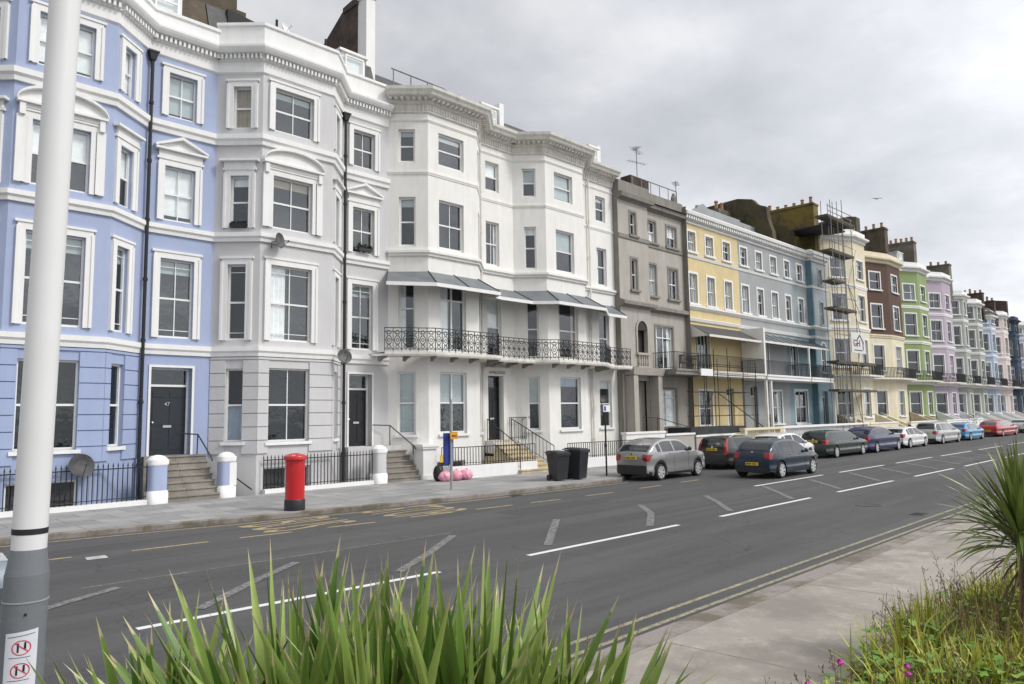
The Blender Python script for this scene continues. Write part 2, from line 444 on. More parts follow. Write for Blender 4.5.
def kerb_y(x):
    for (x0, y0), (x1, y1) in zip(KT, KT[1:]):
        if x0 <= x <= x1: return y0 + (y1 - y0) * (x - x0) / (x1 - x0)
    return 18.1
gm = MB(); gm.quad((-1200, -1500, -2.6), (1500, -1500, -2.6), (1500, 1500, -2.6), (-1200, 1500, -2.6))
tag(gm.build('ground', flat('ground_earth', (.12, .11, .1), .9)), None, None, None, 'structure')
sea = nt('sea_water'); sm, st_, sb = sea
sb.inputs['Base Color'].default_value = (.03, .055, .06, 1); sb.inputs['Roughness'].default_value = .25
bump(st_, sb, noise(st_, coords(st_, kind='World'), .5, 5), .6, .3)
s_ = MB(); s_.quad((-1200, -1500, -1.8), (1500, -1500, -1.8), (1500, -26, -1.8), (-1200, -26, -1.8))
tag(s_.build('sea', sm), None, None, None, 'structure')
NK = 4.95
strip('road', [(x, NK) for x, y in KT], [(x, y) for x, y in KT], 0, M['asphalt'])
kb = MB()
kb.sweep([(x, y) for x, y in KT], [(0, -.05), (0, .11), (-.02, .13), (-.17, .13), (-.17, -.05)][::-1])
tag(kb.build('kerb', M['kerb'], None), None, None, None, 'structure')
YB = 22.78
pv = MB()
P0 = [(x, y + .17) for x, y in KT]
n = len(KT)
bk = [(x, YB) for x, y in KT]
pv.add([(x, y, .125) for x, y in P0] + [(x, y, .125) for x, y in bk] + [(x, y, -2.6) for x, y in bk], [(i, i + 1, n + i + 1, n + i) for i in range(n - 1)] + [(n + i, n + i + 1, 2 * n + i + 1, 2 * n + i) for i in range(n - 1)])
tag(pv.build('pavement', M['slabfar']), None, None, None, 'structure')
XS = [(-14,), (230,)]
kn = MB(); kn.box(-14, 230, NK - .3, NK, -.05, .085)
tag(kn.build('kerb', M['kerb']), None, None, None, 'structure')
strip('promenade', [(-14, -14), (230, -14)], [(-14, NK - .3), (230, NK - .3)], .08, M['slabnear'])
pw = MB(); pw.box(-14, 230, -14.4, -14, -2, .5); 
tag(pw.build('sea_wall', M['kerb']), 'long low stone sea wall along the edge of the promenade', 'wall')

def mark(name, segs, w, z, mat, label, cat='road marking', group=None):
    mb = MB()
    for (x0, y0), (x1, y1) in segs:
        d = Vector((x1 - x0, y1 - y0)).normalized(); q = Vector((-d.y, d.x)) * w / 2
        mb.quad((x0 - q.x, y0 - q.y, z), (x1 - q.x, y1 - q.y, z), (x1 + q.x, y1 + q.y, z), (x0 + q.x, y0 + q.y, z))
    o = mb.build(name, mat)
    return tag(o, None, None, None, 'structure')
Z1 = .004
yk = [(x, y - .33) for x, y in KT]
mark('yellow_kerb_line', [(yk[i], yk[i + 1]) for i in range(0, 9)], .1, Z1, M['myellow'], '')
mark('double_yellow_lines', [((-14, 5.5), (230, 5.5)), ((-14, 5.22), (230, 5.22))], .075, Z1, M['myellow2'], '')
mark('bus_bay_line', [((-1, 16.3), (.6, 16.15)), ((2.6, 15.98), (4.15, 15.85)), ((5.15, 15.66), (6.6, 15.56)), ((7.26, 15.52), (8.4, 15.4)), ((9.3, 15.37), (10.5, 15.2)), ((11.6, 15.25), (12.9, 15.15)), ((13.7, 15.1), (15, 15.0)), ((15.7, 14.96), (16.9, 14.85)), ((18.1, 14.85), (19.4, 14.8)), ((21, 14.9), (22.3, 14.9)), ((23.7, 15.0), (25, 15))], .11, Z1, M['myellow'], '')
mark('bay_edge_line', [((-6, 12.95), (2.9, 12.8)), ((3.5, 12.78), (10.6, 12.5))], .055, Z1, M['mworn'], '')
mark('centre_line_far', [((23.9, 12.2), (29.6, 12.2)), ((31.2, 12.17), (36.4, 12.17)), ((38, 12.15), (43.6, 12.15)), ((45, 12.1), (51.2, 12.1)), ((53, 12.1), (59, 12.1)), ((61, 12.1), (67, 12.1)), ((70, 12.1), (77, 12.1)), ((80, 12.1), (87, 12.1))], .13, Z1, M['mwhite'], '')
mark('centre_line_near', [((-4, 10), (1.5, 9.85)), ((3.3, 9.78), (7.85, 9.55)), ((9.8, 9.42), (14.65, 9.36)), ((16.45, 9.32), (21.6, 9.3)), ((23.6, 9.3), (28.5, 9.25)), ((30.8, 9.22), (35.8, 9.18)), ((37.5, 9.15), (43, 9.15)), ((45, 9.15), (51, 9.15)), ((53, 9.15), (59, 9.15)), ((61.5, 9.15), (68, 9.15)), ((71, 9.15), (79, 9.15))], .13, Z1, M['mwhite'], '')
dg = [((2.2, 11.4), (3.0, 11.9), (3.9, 12.4)), ((4.2, 10.15), (5.6, 11.3), (6.7, 12.1)), ((7.4, 10.05), (8.8, 11.0), (10.4, 12.2)), ((10.8, 9.85), (12.1, 10.9), (13.6, 12.1)), ((14.1, 9.75), (15.9, 10.95), (17.2, 12.2)), ((17.5, 9.62), (18.9, 10.75), (20.3, 11.98)), ((21, 9.56), (22.6, 10.8), (24.1, 12.02)), ((24.6, 9.6), (26, 10.7), (27.3, 11.75))]
for k in range(7): dg.append(((28.2 + 3.5 * k, 9.6), (29.7 + 3.5 * k, 10.7), (31.2 + 3.5 * k, 11.8)))
mark('hatch_stripes', [(a, b) for a, b, c in dg] + [(b, c) for a, b, c in dg], .17, Z1 + .004, M['mghost'], '')
pp = MB(); pp.quad((4.25, 15.25, .008), (4.6, 15.22, .008), (4.64, 15.55, .008), (4.3, 15.58, .008))
tag(pp.build('road_cover', flat('cover_pale', (.42, .42, .41), .6, var=.3)), None, None, None, 'structure')

pm = asphalt2 = flat('asphalt_patch', (.06, .06, .062), .85, var=.35, sc=30, bumpk=.4)
for k_, (xa_, xb_, ya_, yb_) in enumerate(((13.5, 17.2, 13.2, 14.3), (24, 26.2, 6.6, 8.0), (33, 38, 13.5, 14.2))):
    q_ = MB(); q_.quad((xa_, ya_, .002), (xb_, ya_ + .05, .002), (xb_ - .04, yb_, .002), (xa_ + .03, yb_ - .04, .002)); tag(q_.build('road_patch', pm), None, None, None, 'structure')
for x_, y_, w_, h_ in ((16.6, 16.55, .45, .3), (5.0, 5.75, .45, .3), (19.5, 5.72, .45, .3)):
    q_ = MB(); q_.box(x_, x_ + w_, y_, y_ + h_, -.02, .012)
    for j_ in range(7): q_.box(x_ + .03 + j_ * .06, x_ + .055 + j_ * .06, y_ + .03, y_ + h_ - .03, .012, .016)
    tag(q_.build('road_drain', M['slate']), None, None, None, 'structure')
q_ = MB(); q_.lathe((20.8, 7.4, 0), [(.33, .0), (.33, .008), (.29, .009), (.28, .004), (.02, .006)], 24); tag(q_.build('manhole_cover', M['slate'], None, smooth=40), None, None, None, 'structure')

def letters(name, txt, loc, rot, size, mat, parent=None, sx=1.0, extr=.002, **kw):
    """flat or raised lettering built as a mesh from Blender's own font"""
    c = bpy.data.curves.new(name, 'FONT'); c.body = txt; c.size = size; c.extrude = extr; c.resolution_u = 3
    c.align_x = 'CENTER'; c.align_y = 'CENTER'
    tmp = bpy.data.objects.new(name, c); COL.objects.link(tmp)
    dg_ = bpy.context.evaluated_depsgraph_get()
    me = bpy.data.meshes.new_from_object(tmp.evaluated_get(dg_))
    bpy.data.objects.remove(tmp)
    mt = Matrix.Translation(Vector(loc) - origin(parent)) @ rot @ Matrix.Diagonal((sx, 1, 1, 1))
    me.transform(mt)
    me.materials.clear(); me.materials.append(mat)
    o = bpy.data.objects.new(name, me); COL.objects.link(o)
    if parent is not None: o.parent = parent; o['wpos'] = list(origin(parent))
    for k, v in kw.items(): o[k] = v
    return o
# BUS STOP read by drivers heading away (+X): text x axis = -Y, text y axis = +X (stretched)
rt = Matrix(((0, 4.2, 0, 0), (-1, 0, 0, 0), (0, 0, 1, 0), (0, 0, 0, 1)))
for w_, x_, y_, s_x in (('BUS', 9.0, 16.42, 1.15), ('STOP', 12.3, 16.15, .95)):
    letters('bus_stop_lettering', w_, (x_, y_, .006), rt, .82, M['myellow'], sx=s_x, extr=.001, kind='structure')

# ------------------------------------------------------------------ house building blocks
def wall(mb, F, L, z0, z1, ops, depth=.2, cut0=0, cut1=0):
    us = sorted(set([cut0, L - cut1] + [o[0] for o in ops] + [o[1] for o in ops])); zs = sorted(set([z0, z1] + [o[2] for o in ops] + [o[3] for o in ops]))
    us = [u for u in us if cut0 <= u <= L - cut1]
    for i in range(len(us) - 1):
        for j in range(len(zs) - 1):
            uc = (us[i] + us[i + 1]) / 2; zc = (zs[j] + zs[j + 1]) / 2
            if any(o[0] < uc < o[1] and o[2] < zc < o[3] for o in ops): continue
            mb.quad(F(us[i], 0, zs[j]), F(us[i + 1], 0, zs[j]), F(us[i + 1], 0, zs[j + 1]), F(us[i], 0, zs[j + 1]))
    for o in ops:
        u0, u1, a, b = o[:4]
        mb.quad(F(u0, 0, a), F(u0, 0, b), F(u0, -depth, b), F(u0, -depth, a))
        mb.quad(F(u1, -depth, a), F(u1, -depth, b), F(u1, 0, b), F(u1, 0, a))
        mb.quad(F(u0, 0, b), F(u1, 0, b), F(u1, -depth, b), F(u0, -depth, b))
        mb.quad(F(u0, -depth, a), F(u1, -depth, a), F(u1, 0, a), F(u0, 0, a))

def window(parent, F, u0, u1, z0, z1, bars=1, margin=False, cur=None, sur=None, gl='glass', fr='frame', split=.5, dep=.1, surmat='trim', sill=True, shut=None, french=False, fw=.055):
    mb = MB(); w = u1 - u0; h = z1 - z0; zm = z0 + h * split
    a, b = -dep, -dep - .07
    mb.obox(F, u0, u0 + fw, a, b, z0, z1); mb.obox(F, u1 - fw, u1, a, b, z0, z1)
    mb.obox(F, u0 + fw, u1 - fw, a, b, z1 - fw, z1); mb.obox(F, u0 + fw, u1 - fw, a - .0, b, z0, z0 + fw * 1.3)
    if split: mb.obox(F, u0 + fw, u1 - fw, a - .01, b + .005, zm - .03, zm + .03)
    for k in range(1, bars + 1) if bars else []:
        uc = u0 + w * k / (bars + 1); t_ = .035 if french else .014
        mb.obox(F, uc - t_, uc + t_, a - .015, b + .01, z0 + fw * 1.3, z1 - fw)
    if margin:
        for zc in (z0 + h * .1, z1 - h * .1):
            mb.obox(F, u0 + fw, u1 - fw, a - .02, b + .015, zc - .011, zc + .011)
    wd = mb.build('window', M[fr], parent)
    p = MB(); ob = b + .02
    for za, zb_ in (((z0 + .02, zm), (zm, z1 - .02)) if split else ((z0 + .02, z1 - .02),)):
        t1, t2, t3 = (random.uniform(-.012, .012) for _ in range(3))
        p.quad(F(u0 + .02, ob + t1, za), F(u1 - .02, ob - t1, za), F(u1 - .02, ob - t1 + t2, zb_), F(u0 + .02, ob + t1 + t2, zb_))
    p.build('pane', M[gl], wd)
    if cur:
        kind, col = cur; c = MB(); o = b - .035
        def drape(ua, ub, za, zb):
            n = max(4, int((ub - ua) / .05)); vs = []
            for i in range(n + 1):
                uu = ua + (ub - ua) * i / n; oo = o + .025 * math.sin(i * 2.1)
                vs += [F(uu, oo, za), F(uu, oo, zb)]
            c.add(vs, [(2 * i, 2 * i + 2, 2 * i + 3, 2 * i + 1) for i in range(n)])
        if kind == 'full': drape(u0, u1, z0, z1)
        if kind == 'upper': c.obox(F, u0, u1, o, o - .01, z0 + h * .5, z1)
        if kind == 'blind': c.obox(F, u0, u1, o, o - .01, z0 + h * .82, z1)
        if kind == 'most': c.obox(F, u0, u1, o, o - .01, z0 + h * .12, z1)
        if kind == 'lower': drape(u0, u1, z0, z0 + h * .48)
        if kind == 'sides': drape(u0, u0 + w * .22, z0, z1); drape(u1 - w * .22, u1, z0, z1)
        if kind == 'left': drape(u0, u0 + w * .42, z0, z1)
        c.build('curtain', M[col], wd)
    if sur:
        s = MB(); sw, so_ = .19, .055
        if sur in ('arch', 'pediment', 'segment', 'hood'):
            s.obox(F, u0 - sw, u0, so_, 0, z0, z1 + sw); s.obox(F, u1, u1 + sw, so_, 0, z0, z1 + sw)
            s.obox(F, u0, u1, so_, 0, z1, z1 + sw)
            s.obox(F, u0 - sw - .03, u0 - sw + .05, so_ + .03, 0, z0, z1 + sw - .1); s.obox(F, u1 + sw - .05, u1 + sw + .03, so_ + .03, 0, z0, z1 + sw - .1)
            s.obox(F, u0 - sw - .07, u1 + sw + .07, so_ + .03, 0, z1 + sw, z1 + sw + .07)
        if sur in ('pediment', 'hood', 'segment'):
            zb = z1 + sw + .07
            e = .1 if sur != 'segment' else .16
            if sur != 'segment': s.obox(F, u0 - sw - .02, u1 + sw + .02, so_ + .03, 0, zb, zb + .22)
            else: s.obox(F, u0 - sw - .1, u1 + sw + .1, so_ + .05, 0, zb, zb + .12); zb -= .1
            zb += .22
            s.obox(F, u0 - sw - e - .05, u1 + sw + e + .05, .2, 0, zb, zb + .07)
            ua, ub = u0 - sw - e - .05, u1 + sw + e + .05; uc = (ua + ub) / 2; hw = (ub - ua) / 2
            if sur == 'pediment':
                s.prism(F, [(ua, zb + .07), (uc, zb + .07 + hw * .42), (ub, zb + .07)], .06, 0)
                for sg in (-1, 1):
                    s.prism(F, [(uc + sg * (hw + .02), zb + .07), (uc + sg * (hw + .02), zb + .14), (uc, zb + .17 + hw * .42), (uc, zb + .07 + hw * .42)][::sg], .2, 0)
            if sur == 'segment':
                n = 14; H_ = hw * .42
                arc = [(uc - hw * math.cos(PI * i / n), zb + .07 + H_ * math.sin(PI * i / n)) for i in range(n + 1)]
                s.prism(F, arc, .06, 0)
                arc2 = [(uc - (hw + .02) * math.cos(PI * i / n), zb + .07 + (H_ + .1) * math.sin(PI * i / n)) for i in range(n + 1)]
                for i in range(n):
                    s.prism(F, [arc[i], arc2[i], arc2[i + 1], arc[i + 1]], .2, 0)
                for sg in (-1, 1):   # consoles
                    ux = uc + sg * (hw - .14)
                    s.obox(F, ux - .07, ux + .07, .16, 0, zb - .34, zb)
                    s.obox(F, ux - .12, ux + .12, .09, 0, z0, zb - .34)
        if sur == 'plain':
            s.obox(F, u0 - .13, u0, .03, 0, z0, z1 + .13); s.obox(F, u1, u1 + .13, .03, 0, z0, z1 + .13); s.obox(F, u0, u1, .03, 0, z1, z1 + .13)
        if sur == 'thin':
            s.obox(F, u0 - .07, u0, .02, 0, z0, z1 + .07); s.obox(F, u1, u1 + .07, .02, 0, z0, z1 + .07); s.obox(F, u0, u1, .02, 0, z1, z1 + .07)
        if sill: s.obox(F, u0 - .2, u1 + .2, .13, -.1, z0 - .12, z0)
        s.build('surround', M[surmat], wd)
    elif sill:
        s = MB(); s.obox(F, u0 - .1, u1 + .1, .09, -.1, z0 - .1, z0)
        s.build('sill', M[surmat], wd)
    return wd

def door(parent, F, u0, u1, z0, z1, mat='blackdoor', leaf=2.15, dep=.3, sidelight=False, num=None, panels=True, fr='frame', glassdoor=False):
    zt = z0 + leaf
    mb = MB()
    mb.obox(F, u0 + .06, u1 - .06, -dep, -dep - .05, z0, zt)
    w = u1 - u0 - .12
    if panels:
        for cx in (.27, .73):
            for za, zb_ in ((.08, .38), (.44, .8), (.85, .95)):
                mb.obox(F, u0 + .06 + w * (cx - .17), u0 + .06 + w * (cx + .17), -dep + .018, -dep, z0 + leaf * za, z0 + leaf * zb_)
    d = mb.build('door', M[mat], parent)
    f = MB()
    f.obox(F, u0, u0 + .06, -dep + .04, -dep - .06, z0, z1); f.obox(F, u1 - .06, u1, -dep + .04, -dep - .06, z0, z1)
    f.obox(F, u0 + .06, u1 - .06, -dep + .04, -dep - .06, z1 - .06, z1); f.obox(F, u0 + .06, u1 - .06, -dep + .04, -dep - .06, zt, zt + .07)
    f.build('door_frame', M[fr], d)
    g_ = MB(); g_.quad(F(u0 + .05, -dep - .02, zt + .06), F(u1 - .05, -dep - .02, zt + .06), F(u1 - .05, -dep - .02, z1 - .05), F(u0 + .05, -dep - .02, z1 - .05))
    g_.build('fanlight', M['glass'], d)
    h = MB(); uc = (u0 + u1) / 2
    h.obox(F, uc - .13, uc + .13, -dep + .035, -dep + .018, z0 + leaf * .4, z0 + leaf * .435); h.build('letterbox', M['chrome'], d)
    k = MB(); c = F(u0 + .18, -dep + .05, z0 + 1.02); k.lathe(c, [(0, -.035), (.035, -.02), (.035, .02), (0, .035)], 8, 'y'); k.build('knob', M['chrome'], d)
    return d

def band(parent, poly, z0, z1, out, mat='trim', name='string_course'):
    mb = MB(); h = z1 - z0
    mb.sweep(poly, [(-.05, z0), (out * .5, z0), (out * .6, z0 + h * .35), (out, z0 + h * .55), (out, z1), (-.05, z1 + .015)][::-1])
    return mb.build(name, M[mat], parent)

def dentils(mb, poly, z0, z1, o0, o1, w=.07, gap=.07):
    pl = offset(poly, o0)
    for a, b in zip(pl, pl[1:]):
        F = frame(a, b); n = max(1, int(F.L / (w + gap))); st = F.L / n
        for i in range(n): mb.obox(F, i * st + st * .25, i * st + st * .75, o1 - o0, 0, z0, z1)

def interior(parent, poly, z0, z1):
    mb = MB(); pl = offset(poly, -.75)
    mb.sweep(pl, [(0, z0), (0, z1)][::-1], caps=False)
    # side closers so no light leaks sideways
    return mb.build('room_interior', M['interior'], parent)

def body(parent, x0, x1, y0, z1, mat, yb=33.5, zb=-2.5, roofz=None, roofmat='slate', ridge=2.4, setb=.35):
    """party walls, back wall and a mansard roof behind the parapet"""
    mb = MB()
    mb.quad((x0 + .01, y0, zb), (x0 + .01, yb, zb), (x0 + .01, yb, z1), (x0 + .01, y0, z1))
    mb.quad((x1 - .01, y0, zb), (x1 - .01, yb, zb), (x1 - .01, yb, z1), (x1 - .01, y0, z1))
    mb.quad((x0 + .01, yb, zb), (x1 - .01, yb, zb), (x1 - .01, yb, z1), (x0 + .01, yb, z1))
    mb.build('party_wall', M[mat], parent)
    r = MB(); zr = z1 + ridge
    ys = [(y0 + setb, z1 - .7), (y0 + setb + .9, zr - .5), (y0 + setb + 4, zr), (yb - 1, zr - .3), (yb, z1 - .7)]
    vs = [(x0 + .02, y, z) for y, z in ys] + [(x1 - .02, y, z) for y, z in ys]; n = len(ys)
    r.add(vs, [(i, i + 1, n + i + 1, n + i) for i in range(n - 1)] + [tuple(range(n)), tuple(range(2 * n - 1, n - 1, -1))])
    r.quad((x0 + .02, y0 - .1, z1 - .55), (x1 - .02, y0 - .1, z1 - .55), (x1 - .02, y0 + setb + .8, z1 - .55), (x0 + .02, y0 + setb + .8, z1 - .55))
    return r.build('roof', M[roofmat], parent)

def chimney(parent, x0, x1, y0, y1, z0, z1, mat='brickdark', pots=4, potmat='pot', along='y', white_front=False, cap=True):
    mb = MB(); mb.box(x0, x1, y0, y1, z0, z1)
    if cap: mb.box(x0 - .08, x1 + .08, y0 - .08, y1 + .08, z1 - .3, z1 - .12); mb.box(x0 - .04, x1 + .04, y0 - .04, y1 + .04, z1 - .12, z1 + .06)
    c = mb.build('chimney', M[mat], parent)
    for i in range(pots):
        f_ = (i + .5) / pots
        cx, cy = ((x0 + x1) / 2, y0 + (y1 - y0) * f_) if along == 'y' else (x0 + (x1 - x0) * f_, (y0 + y1) / 2)
        p = MB(); h = random.choice((.55, .7, .8)); r_ = .14
        p.lathe((cx, cy, z1), [(r_, .03), (r_ * .85, h * .8), (r_ * 1.15, h * .84), (r_ * 1.15, h * .92), (r_ * .8, h), (.02, h)], 10)
        p.build('chimney_pot', M[potmat], c, smooth=40)
    return c

def dormer(parent, x0, x1, y0, y1, z0, z1, fr='trim'):
    mb = MB()
    mb.hexa([(x0, y0, z0), (x1, y0, z0), (x1, y1, z0), (x0, y1, z0), (x0, y0, z1), (x1, y0, z1), (x1, y1, z1 + .25), (x0, y1, z1 + .25)])
    mb.box(x0 - .1, x1 + .1, y0 - .12, y0 + .3, z1, z1 + .1)
    d = mb.build('dormer', M[fr], parent)
    F = frame((x0, y0 - .14), (x1, y0 - .14))
    w = window(d, F, .14, x1 - x0 - .14, z0 + .2, z1 - .12, bars=0, sill=False, dep=.0)
    return d

def downpipe(parent, x, y, z0, z1, mat='iron', hopper=True, r=.055):
    mb = MB(); mb.tube([(x, y, z0), (x, y, z1)], r, 8)
    z = z0 + 1
    while z < z1: mb.lathe((x, y, z), [(r * 1.4, -.05), (r * 1.4, .05)], 8); z += 1.9
    if hopper:
        mb.hexa([(x - .08, y - .08, z1), (x + .08, y - .08, z1), (x + .08, y + .08, z1), (x - .08, y + .08, z1), (x - .14, y - .13, z1 + .25), (x + .14, y - .13, z1 + .25), (x + .14, y + .12, z1 + .25), (x - .14, y + .12, z1 + .25)])
        mb.box(x - .16, x + .16, y - .15, y + .13, z1 + .25, z1 + .3)
    return mb.build('downpipe', M[mat], parent)

def dish(parent, c, r=.3, mat='rust_iron', aim=(-.3, -1, .35), name='satellite_dish'):
    """shallow dish on an arm"""
    c = Vector(c); a = Vector(aim).normalized(); mb = MB()
    e = a.cross(Vector((0, 0, 1))).normalized(); g2 = e.cross(a).normalized()
    vs = [c]; n = 18
    for k, (rr, dd) in enumerate(((.5, .02), (1, .08))):
        for j in range(n):
            q = 2 * PI * j / n; vs.append(c + (e * math.cos(q) + g2 * math.sin(q)) * r * rr + a * dd)
    fs = [(0, 1 + j, 1 + (j + 1) % n) for j in range(n)] + [(1 + j, 1 + n + j, 1 + n + (j + 1) % n, 1 + (j + 1) % n) for j in range(n)]
    mb.add(vs, fs)
    mb.add([v - a * .012 for v in vs], [f[::-1] for f in fs])
    mb.tube([c - g2 * r * .9 + a * .08, c + a * .38 - g2 * .08], .012, 5); mb.lathe(c + a * .38 - g2 * .08, [(.03, -.03), (.03, .04)], 8)
    mb.tube([c, c - a * .25, c - a * .25 - Vector((0, 0, .2))], .02, 6)
    return mb.build(name, M[mat], parent)
# ------------------------------------------------------------------ blue and pale grey bay houses
YF, YBAY = 24.1, 23.0
def bay_pair(name, label, x, colkey, lowkey, curt, x_end, zpar, doormat, flatops, pil=None):
    """x = plan X of the six corners: bay start, front-left, front-right, bay end, flat end"""
    P = [(x[0], YF), (x[1], YBAY), (x[2], YBAY), (x[3], YF), (x[4], YF)]
    root = empty(name, ((x[0] + x[4]) / 2, YF, 0), label, 'house')
    wl = MB(); low = MB(); rust = MB()
    Fs = [frame(P[i], P[i + 1]) for i in range(4)]
    o_left, o_front, o_right, o_flat = flatops
    Z = {'g': (1.8, 4.2), '1': (5.14, 7.68), '2': (8.92, 10.72), '3': (12.38, 13.85)}
    Zf = {'g': (1.77, 4.23), '1': (5.15, 7.72), '2': (9.0, 10.82), '3': (12.42, 13.95)}
    for fi, ops in enumerate((o_left, o_front, o_right, o_flat)):
        F = Fs[fi]; L = F.L; zz = Zf if fi == 1 else Z
        up = []; lo = []
        for k in '321':
            if k in ops: up.append((*ops[k], *zz[k]))
        if 'g' in ops: lo.append((*ops['g'], *zz['g']))
        if 'd' in ops: lo.append((*ops['d'], 1.45, 4.2))
        if fi == 1: lo.append((.25, 1.95, -.25, .95))
        if fi == 3: lo.append((.9, 1.7, -2.2, -.3)) if False else None
        lo = [q for q in lo if q]
        wall(wl, F, L, 4.63, 14.7, up)
        wall(low, F, L, -2.6, 4.63, lo, depth=.3 if fi == 3 else .2)
        if 'd' not in ops:   # channelled rustication: proud courses with grooves between
            zc = 1.42
            while zc < 4.55:
                z2 = min(zc + .44, 4.6)
                segs = [(0, L)]
                if ops.get('g') and z2 > zz['g'][0] and zc < zz['g'][1]: segs = [(0, ops['g'][0]), (ops['g'][1], L)]
                for a, b in segs:
                    if b - a > .05:
                        e0 = .022 if (a == 0 and fi in (1, 2)) else 0
                        rust.obox(F, a - e0 * .4, b + (.022 * .4 if (b == L and fi in (0, 1)) else 0), .045, 0, zc, min(z2 - .03, 4.6))
                zc += .44
        for k in '321g':
            if k not in ops: continue
            a, b = ops[k]; z0, z1 = zz[k]
            sur = {'3': 'arch', '2': 'pediment' if fi == 3 else ('segment' if fi == 1 else 'hood'), '1': 'arch', 'g': None}[k]
            window(root, F, a, b, z0, z1, bars=1 if (b - a > .8) else 0, margin=(k == '1'), cur=curt.get((fi, k)), sur=sur, sill=(k == 'g'), gl='glassdark' if k == 'g' else 'glass')
    wl.build('wall', M[colkey], root); low.build('basement_and_ground_floor_wall', M[lowkey], root); rust.build('rustication', M[lowkey], root)
    F = Fs[1]; window(root, F, .25, 1.95, -.25, .95, bars=1, split=0, sill=False)
    a, b = o_flat['d']
    d = door(root, Fs[3], a, b, 1.45, 4.2, doormat)
    ds = MB(); F = Fs[3]
    ds.obox(F, a - .07, a, .04, -.02, 1.45, 4.27); ds.obox(F, b, b + .07, .04, -.02, 1.45, 4.27); ds.obox(F, a, b, .04, -.02, 4.2, 4.27)
    ds.build('door_surround', M['trim'], root)
    band(root, P, 4.6, 4.92, .12); band(root, P, 8.45, 8.75, .14); band(root, P, 11.78, 12.14, .16)
    mb = MB()   # frieze, cornice and parapet
    mb.sweep(P, [(0, 14.3), (.06, 14.35), (.06, 14.72), (.12, 14.74), (.12, 14.92), (.3, 14.96), (.36, 15.04), (.4, 15.12), (.4, 15.2), (.22, 15.26), (.16, 15.3), (.16, zpar - .12), (.22, zpar - .1), (.22, zpar), (-.25, zpar), (-.25, 14.3)][::-1], closed=True)
    dentils(mb, P, 14.77, 14.93, .1, .24, .07, .07)
    mb.build('cornice', M['trim'], root)
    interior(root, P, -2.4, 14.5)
    return root, P, Fs

xa = (3.05, 4.15, 6.65, 7.95, 10.15)
A, PA, FA = bay_pair('blue_house', 'blue house with white trim and black front door number 47, nearest on the left', xa, 'blue', 'bluelow',
    {(1, '3'): ('most', 'curtain'), (1, '2'): ('upper', 'curtain'), (1, '1'): ('blind', 'blind'), (2, '3'): ('most', 'curtain'), (2, '2'): ('upper', 'curtain'), (2, '1'): ('blind', 'blind'), (2, 'g'): ('left', 'curtain'), (3, '3'): ('most', 'blind'), (3, '2'): ('most', 'curtain'), (3, '1'): ('blind', 'blind')},
    0, 15.82, 'darkframe',
    ({'3': (.45, 1.1), '2': (.45, 1.1), '1': (.45, 1.1), 'g': (.45, 1.1)},
     {'3': (.5, 1.92), '2': (.45, 1.9), '1': (.42, 1.88), 'g': (.38, 1.86)},
     {'3': (.35, .92), '2': (.3, .95), '1': (.3, .9), 'g': (.25, .9)},
     {'3': (.6, 1.5), '2': (.55, 1.52), '1': (.5, 1.56), 'd': (.34, 1.6)}))
xb = (10.15, 11.25, 13.98, 15.05, 17.22)
B, PB, FB = bay_pair('pale_grey_house', 'pale grey house with white trim, between the blue house and the white houses', xb, 'grey', 'grey',
    {(0, '3'): ('full', 'curtain_warm'), (0, '2'): ('blind', 'curtain'), (1, '3'): ('blind', 'blind'), (1, '2'): ('blind', 'curtain_warm'), (1, '1'): ('left', 'curtain') , (3, '1'): ('blind', 'blind'), (0, 'g'): ('lower', 'curtain')},
    0, 16.05, 'blackdoor',
    ({'3': (.56, 1.17), '2': (.52, 1.14), '1': (.49, 1.1), 'g': (.5, 1.08)},
     {'3': (.44, 1.92), '2': (.41, 1.9), '1': (.38, 1.91), 'g': (.37, 1.87)},
     {'3': (.35, .95), '2': (.35, .95), '1': (.35, .95), 'g': (.35, .95)},
     {'3': (.5, 1.5), '2': (.48, 1.48), '1': (.46, 1.42), 'd': (.36, 1.4)}))
def numtext(parent, txt, F, u, o, z, size, mat, name='house_number', sx=1):
    p = F(u, o, z); q = F(u + 1, o, z); d = Vector(q) - Vector(p)
    ang = math.atan2(d.y, d.x)
    return letters(name, txt, p, Matrix.Rotation(ang, 4, 'Z') @ Matrix.Rotation(PI / 2, 4, 'X'), size, mat, parent, sx=sx, extr=.006)
numtext(A, '47', FA[3], .95, -.27, 3.05, .17, M['chrome'])
body(A, 3.05, 10.15, YF, 15.5, 'brickred', roofmat='brickbrown'); body(B, 10.15, 17.22, YF, 15.5, 'brickred')
# hidden-side party wall of the blue house starts at the bay
downpipe(A, 7.97, 23.93, .2, 14.0); downpipe(B, 15.1, 23.93, .2, 14.0)
dish(A, (6.1, 22.8, 1.32), .33, 'slate', (.1, -1, .3))
dish(B, (14.33, 22.72, 4.7), .27, 'rust_iron', (-.2, -1, .3)); dish(B, (11.75, 22.72, 8.5), .27, 'rust_iron', (.6, -1, .1))
dormer(A, 8.0, 9.05, 24.55, 26.6, 15.6, 17.2)
dormer(B, 15.35, 16.5, 24.75, 26.8, 15.6, 17.25)
rd = MB()
rd.box(9.1, 11.6, 26.0, 26.3, 15.4, 18.4); rd.box(11.0, 12.1, 26.3, 27.2, 15.4, 18.2)
rd.build('roof_terrace_wall', M['brickbrown'], A)
rd = MB()
for x_ in (9.1, 10.05, 10.85): rd.box(x_, x_ + .12, 25.8, 25.95, 15.4, 17.6)
rd.box(9.0, 11.0, 25.82, 25.93, 17.0, 17.12); rd.box(8.9, 11.2, 25.8, 25.95, 17.6, 17.72)
rd.build('roof_terrace_frame', M['board'], A)
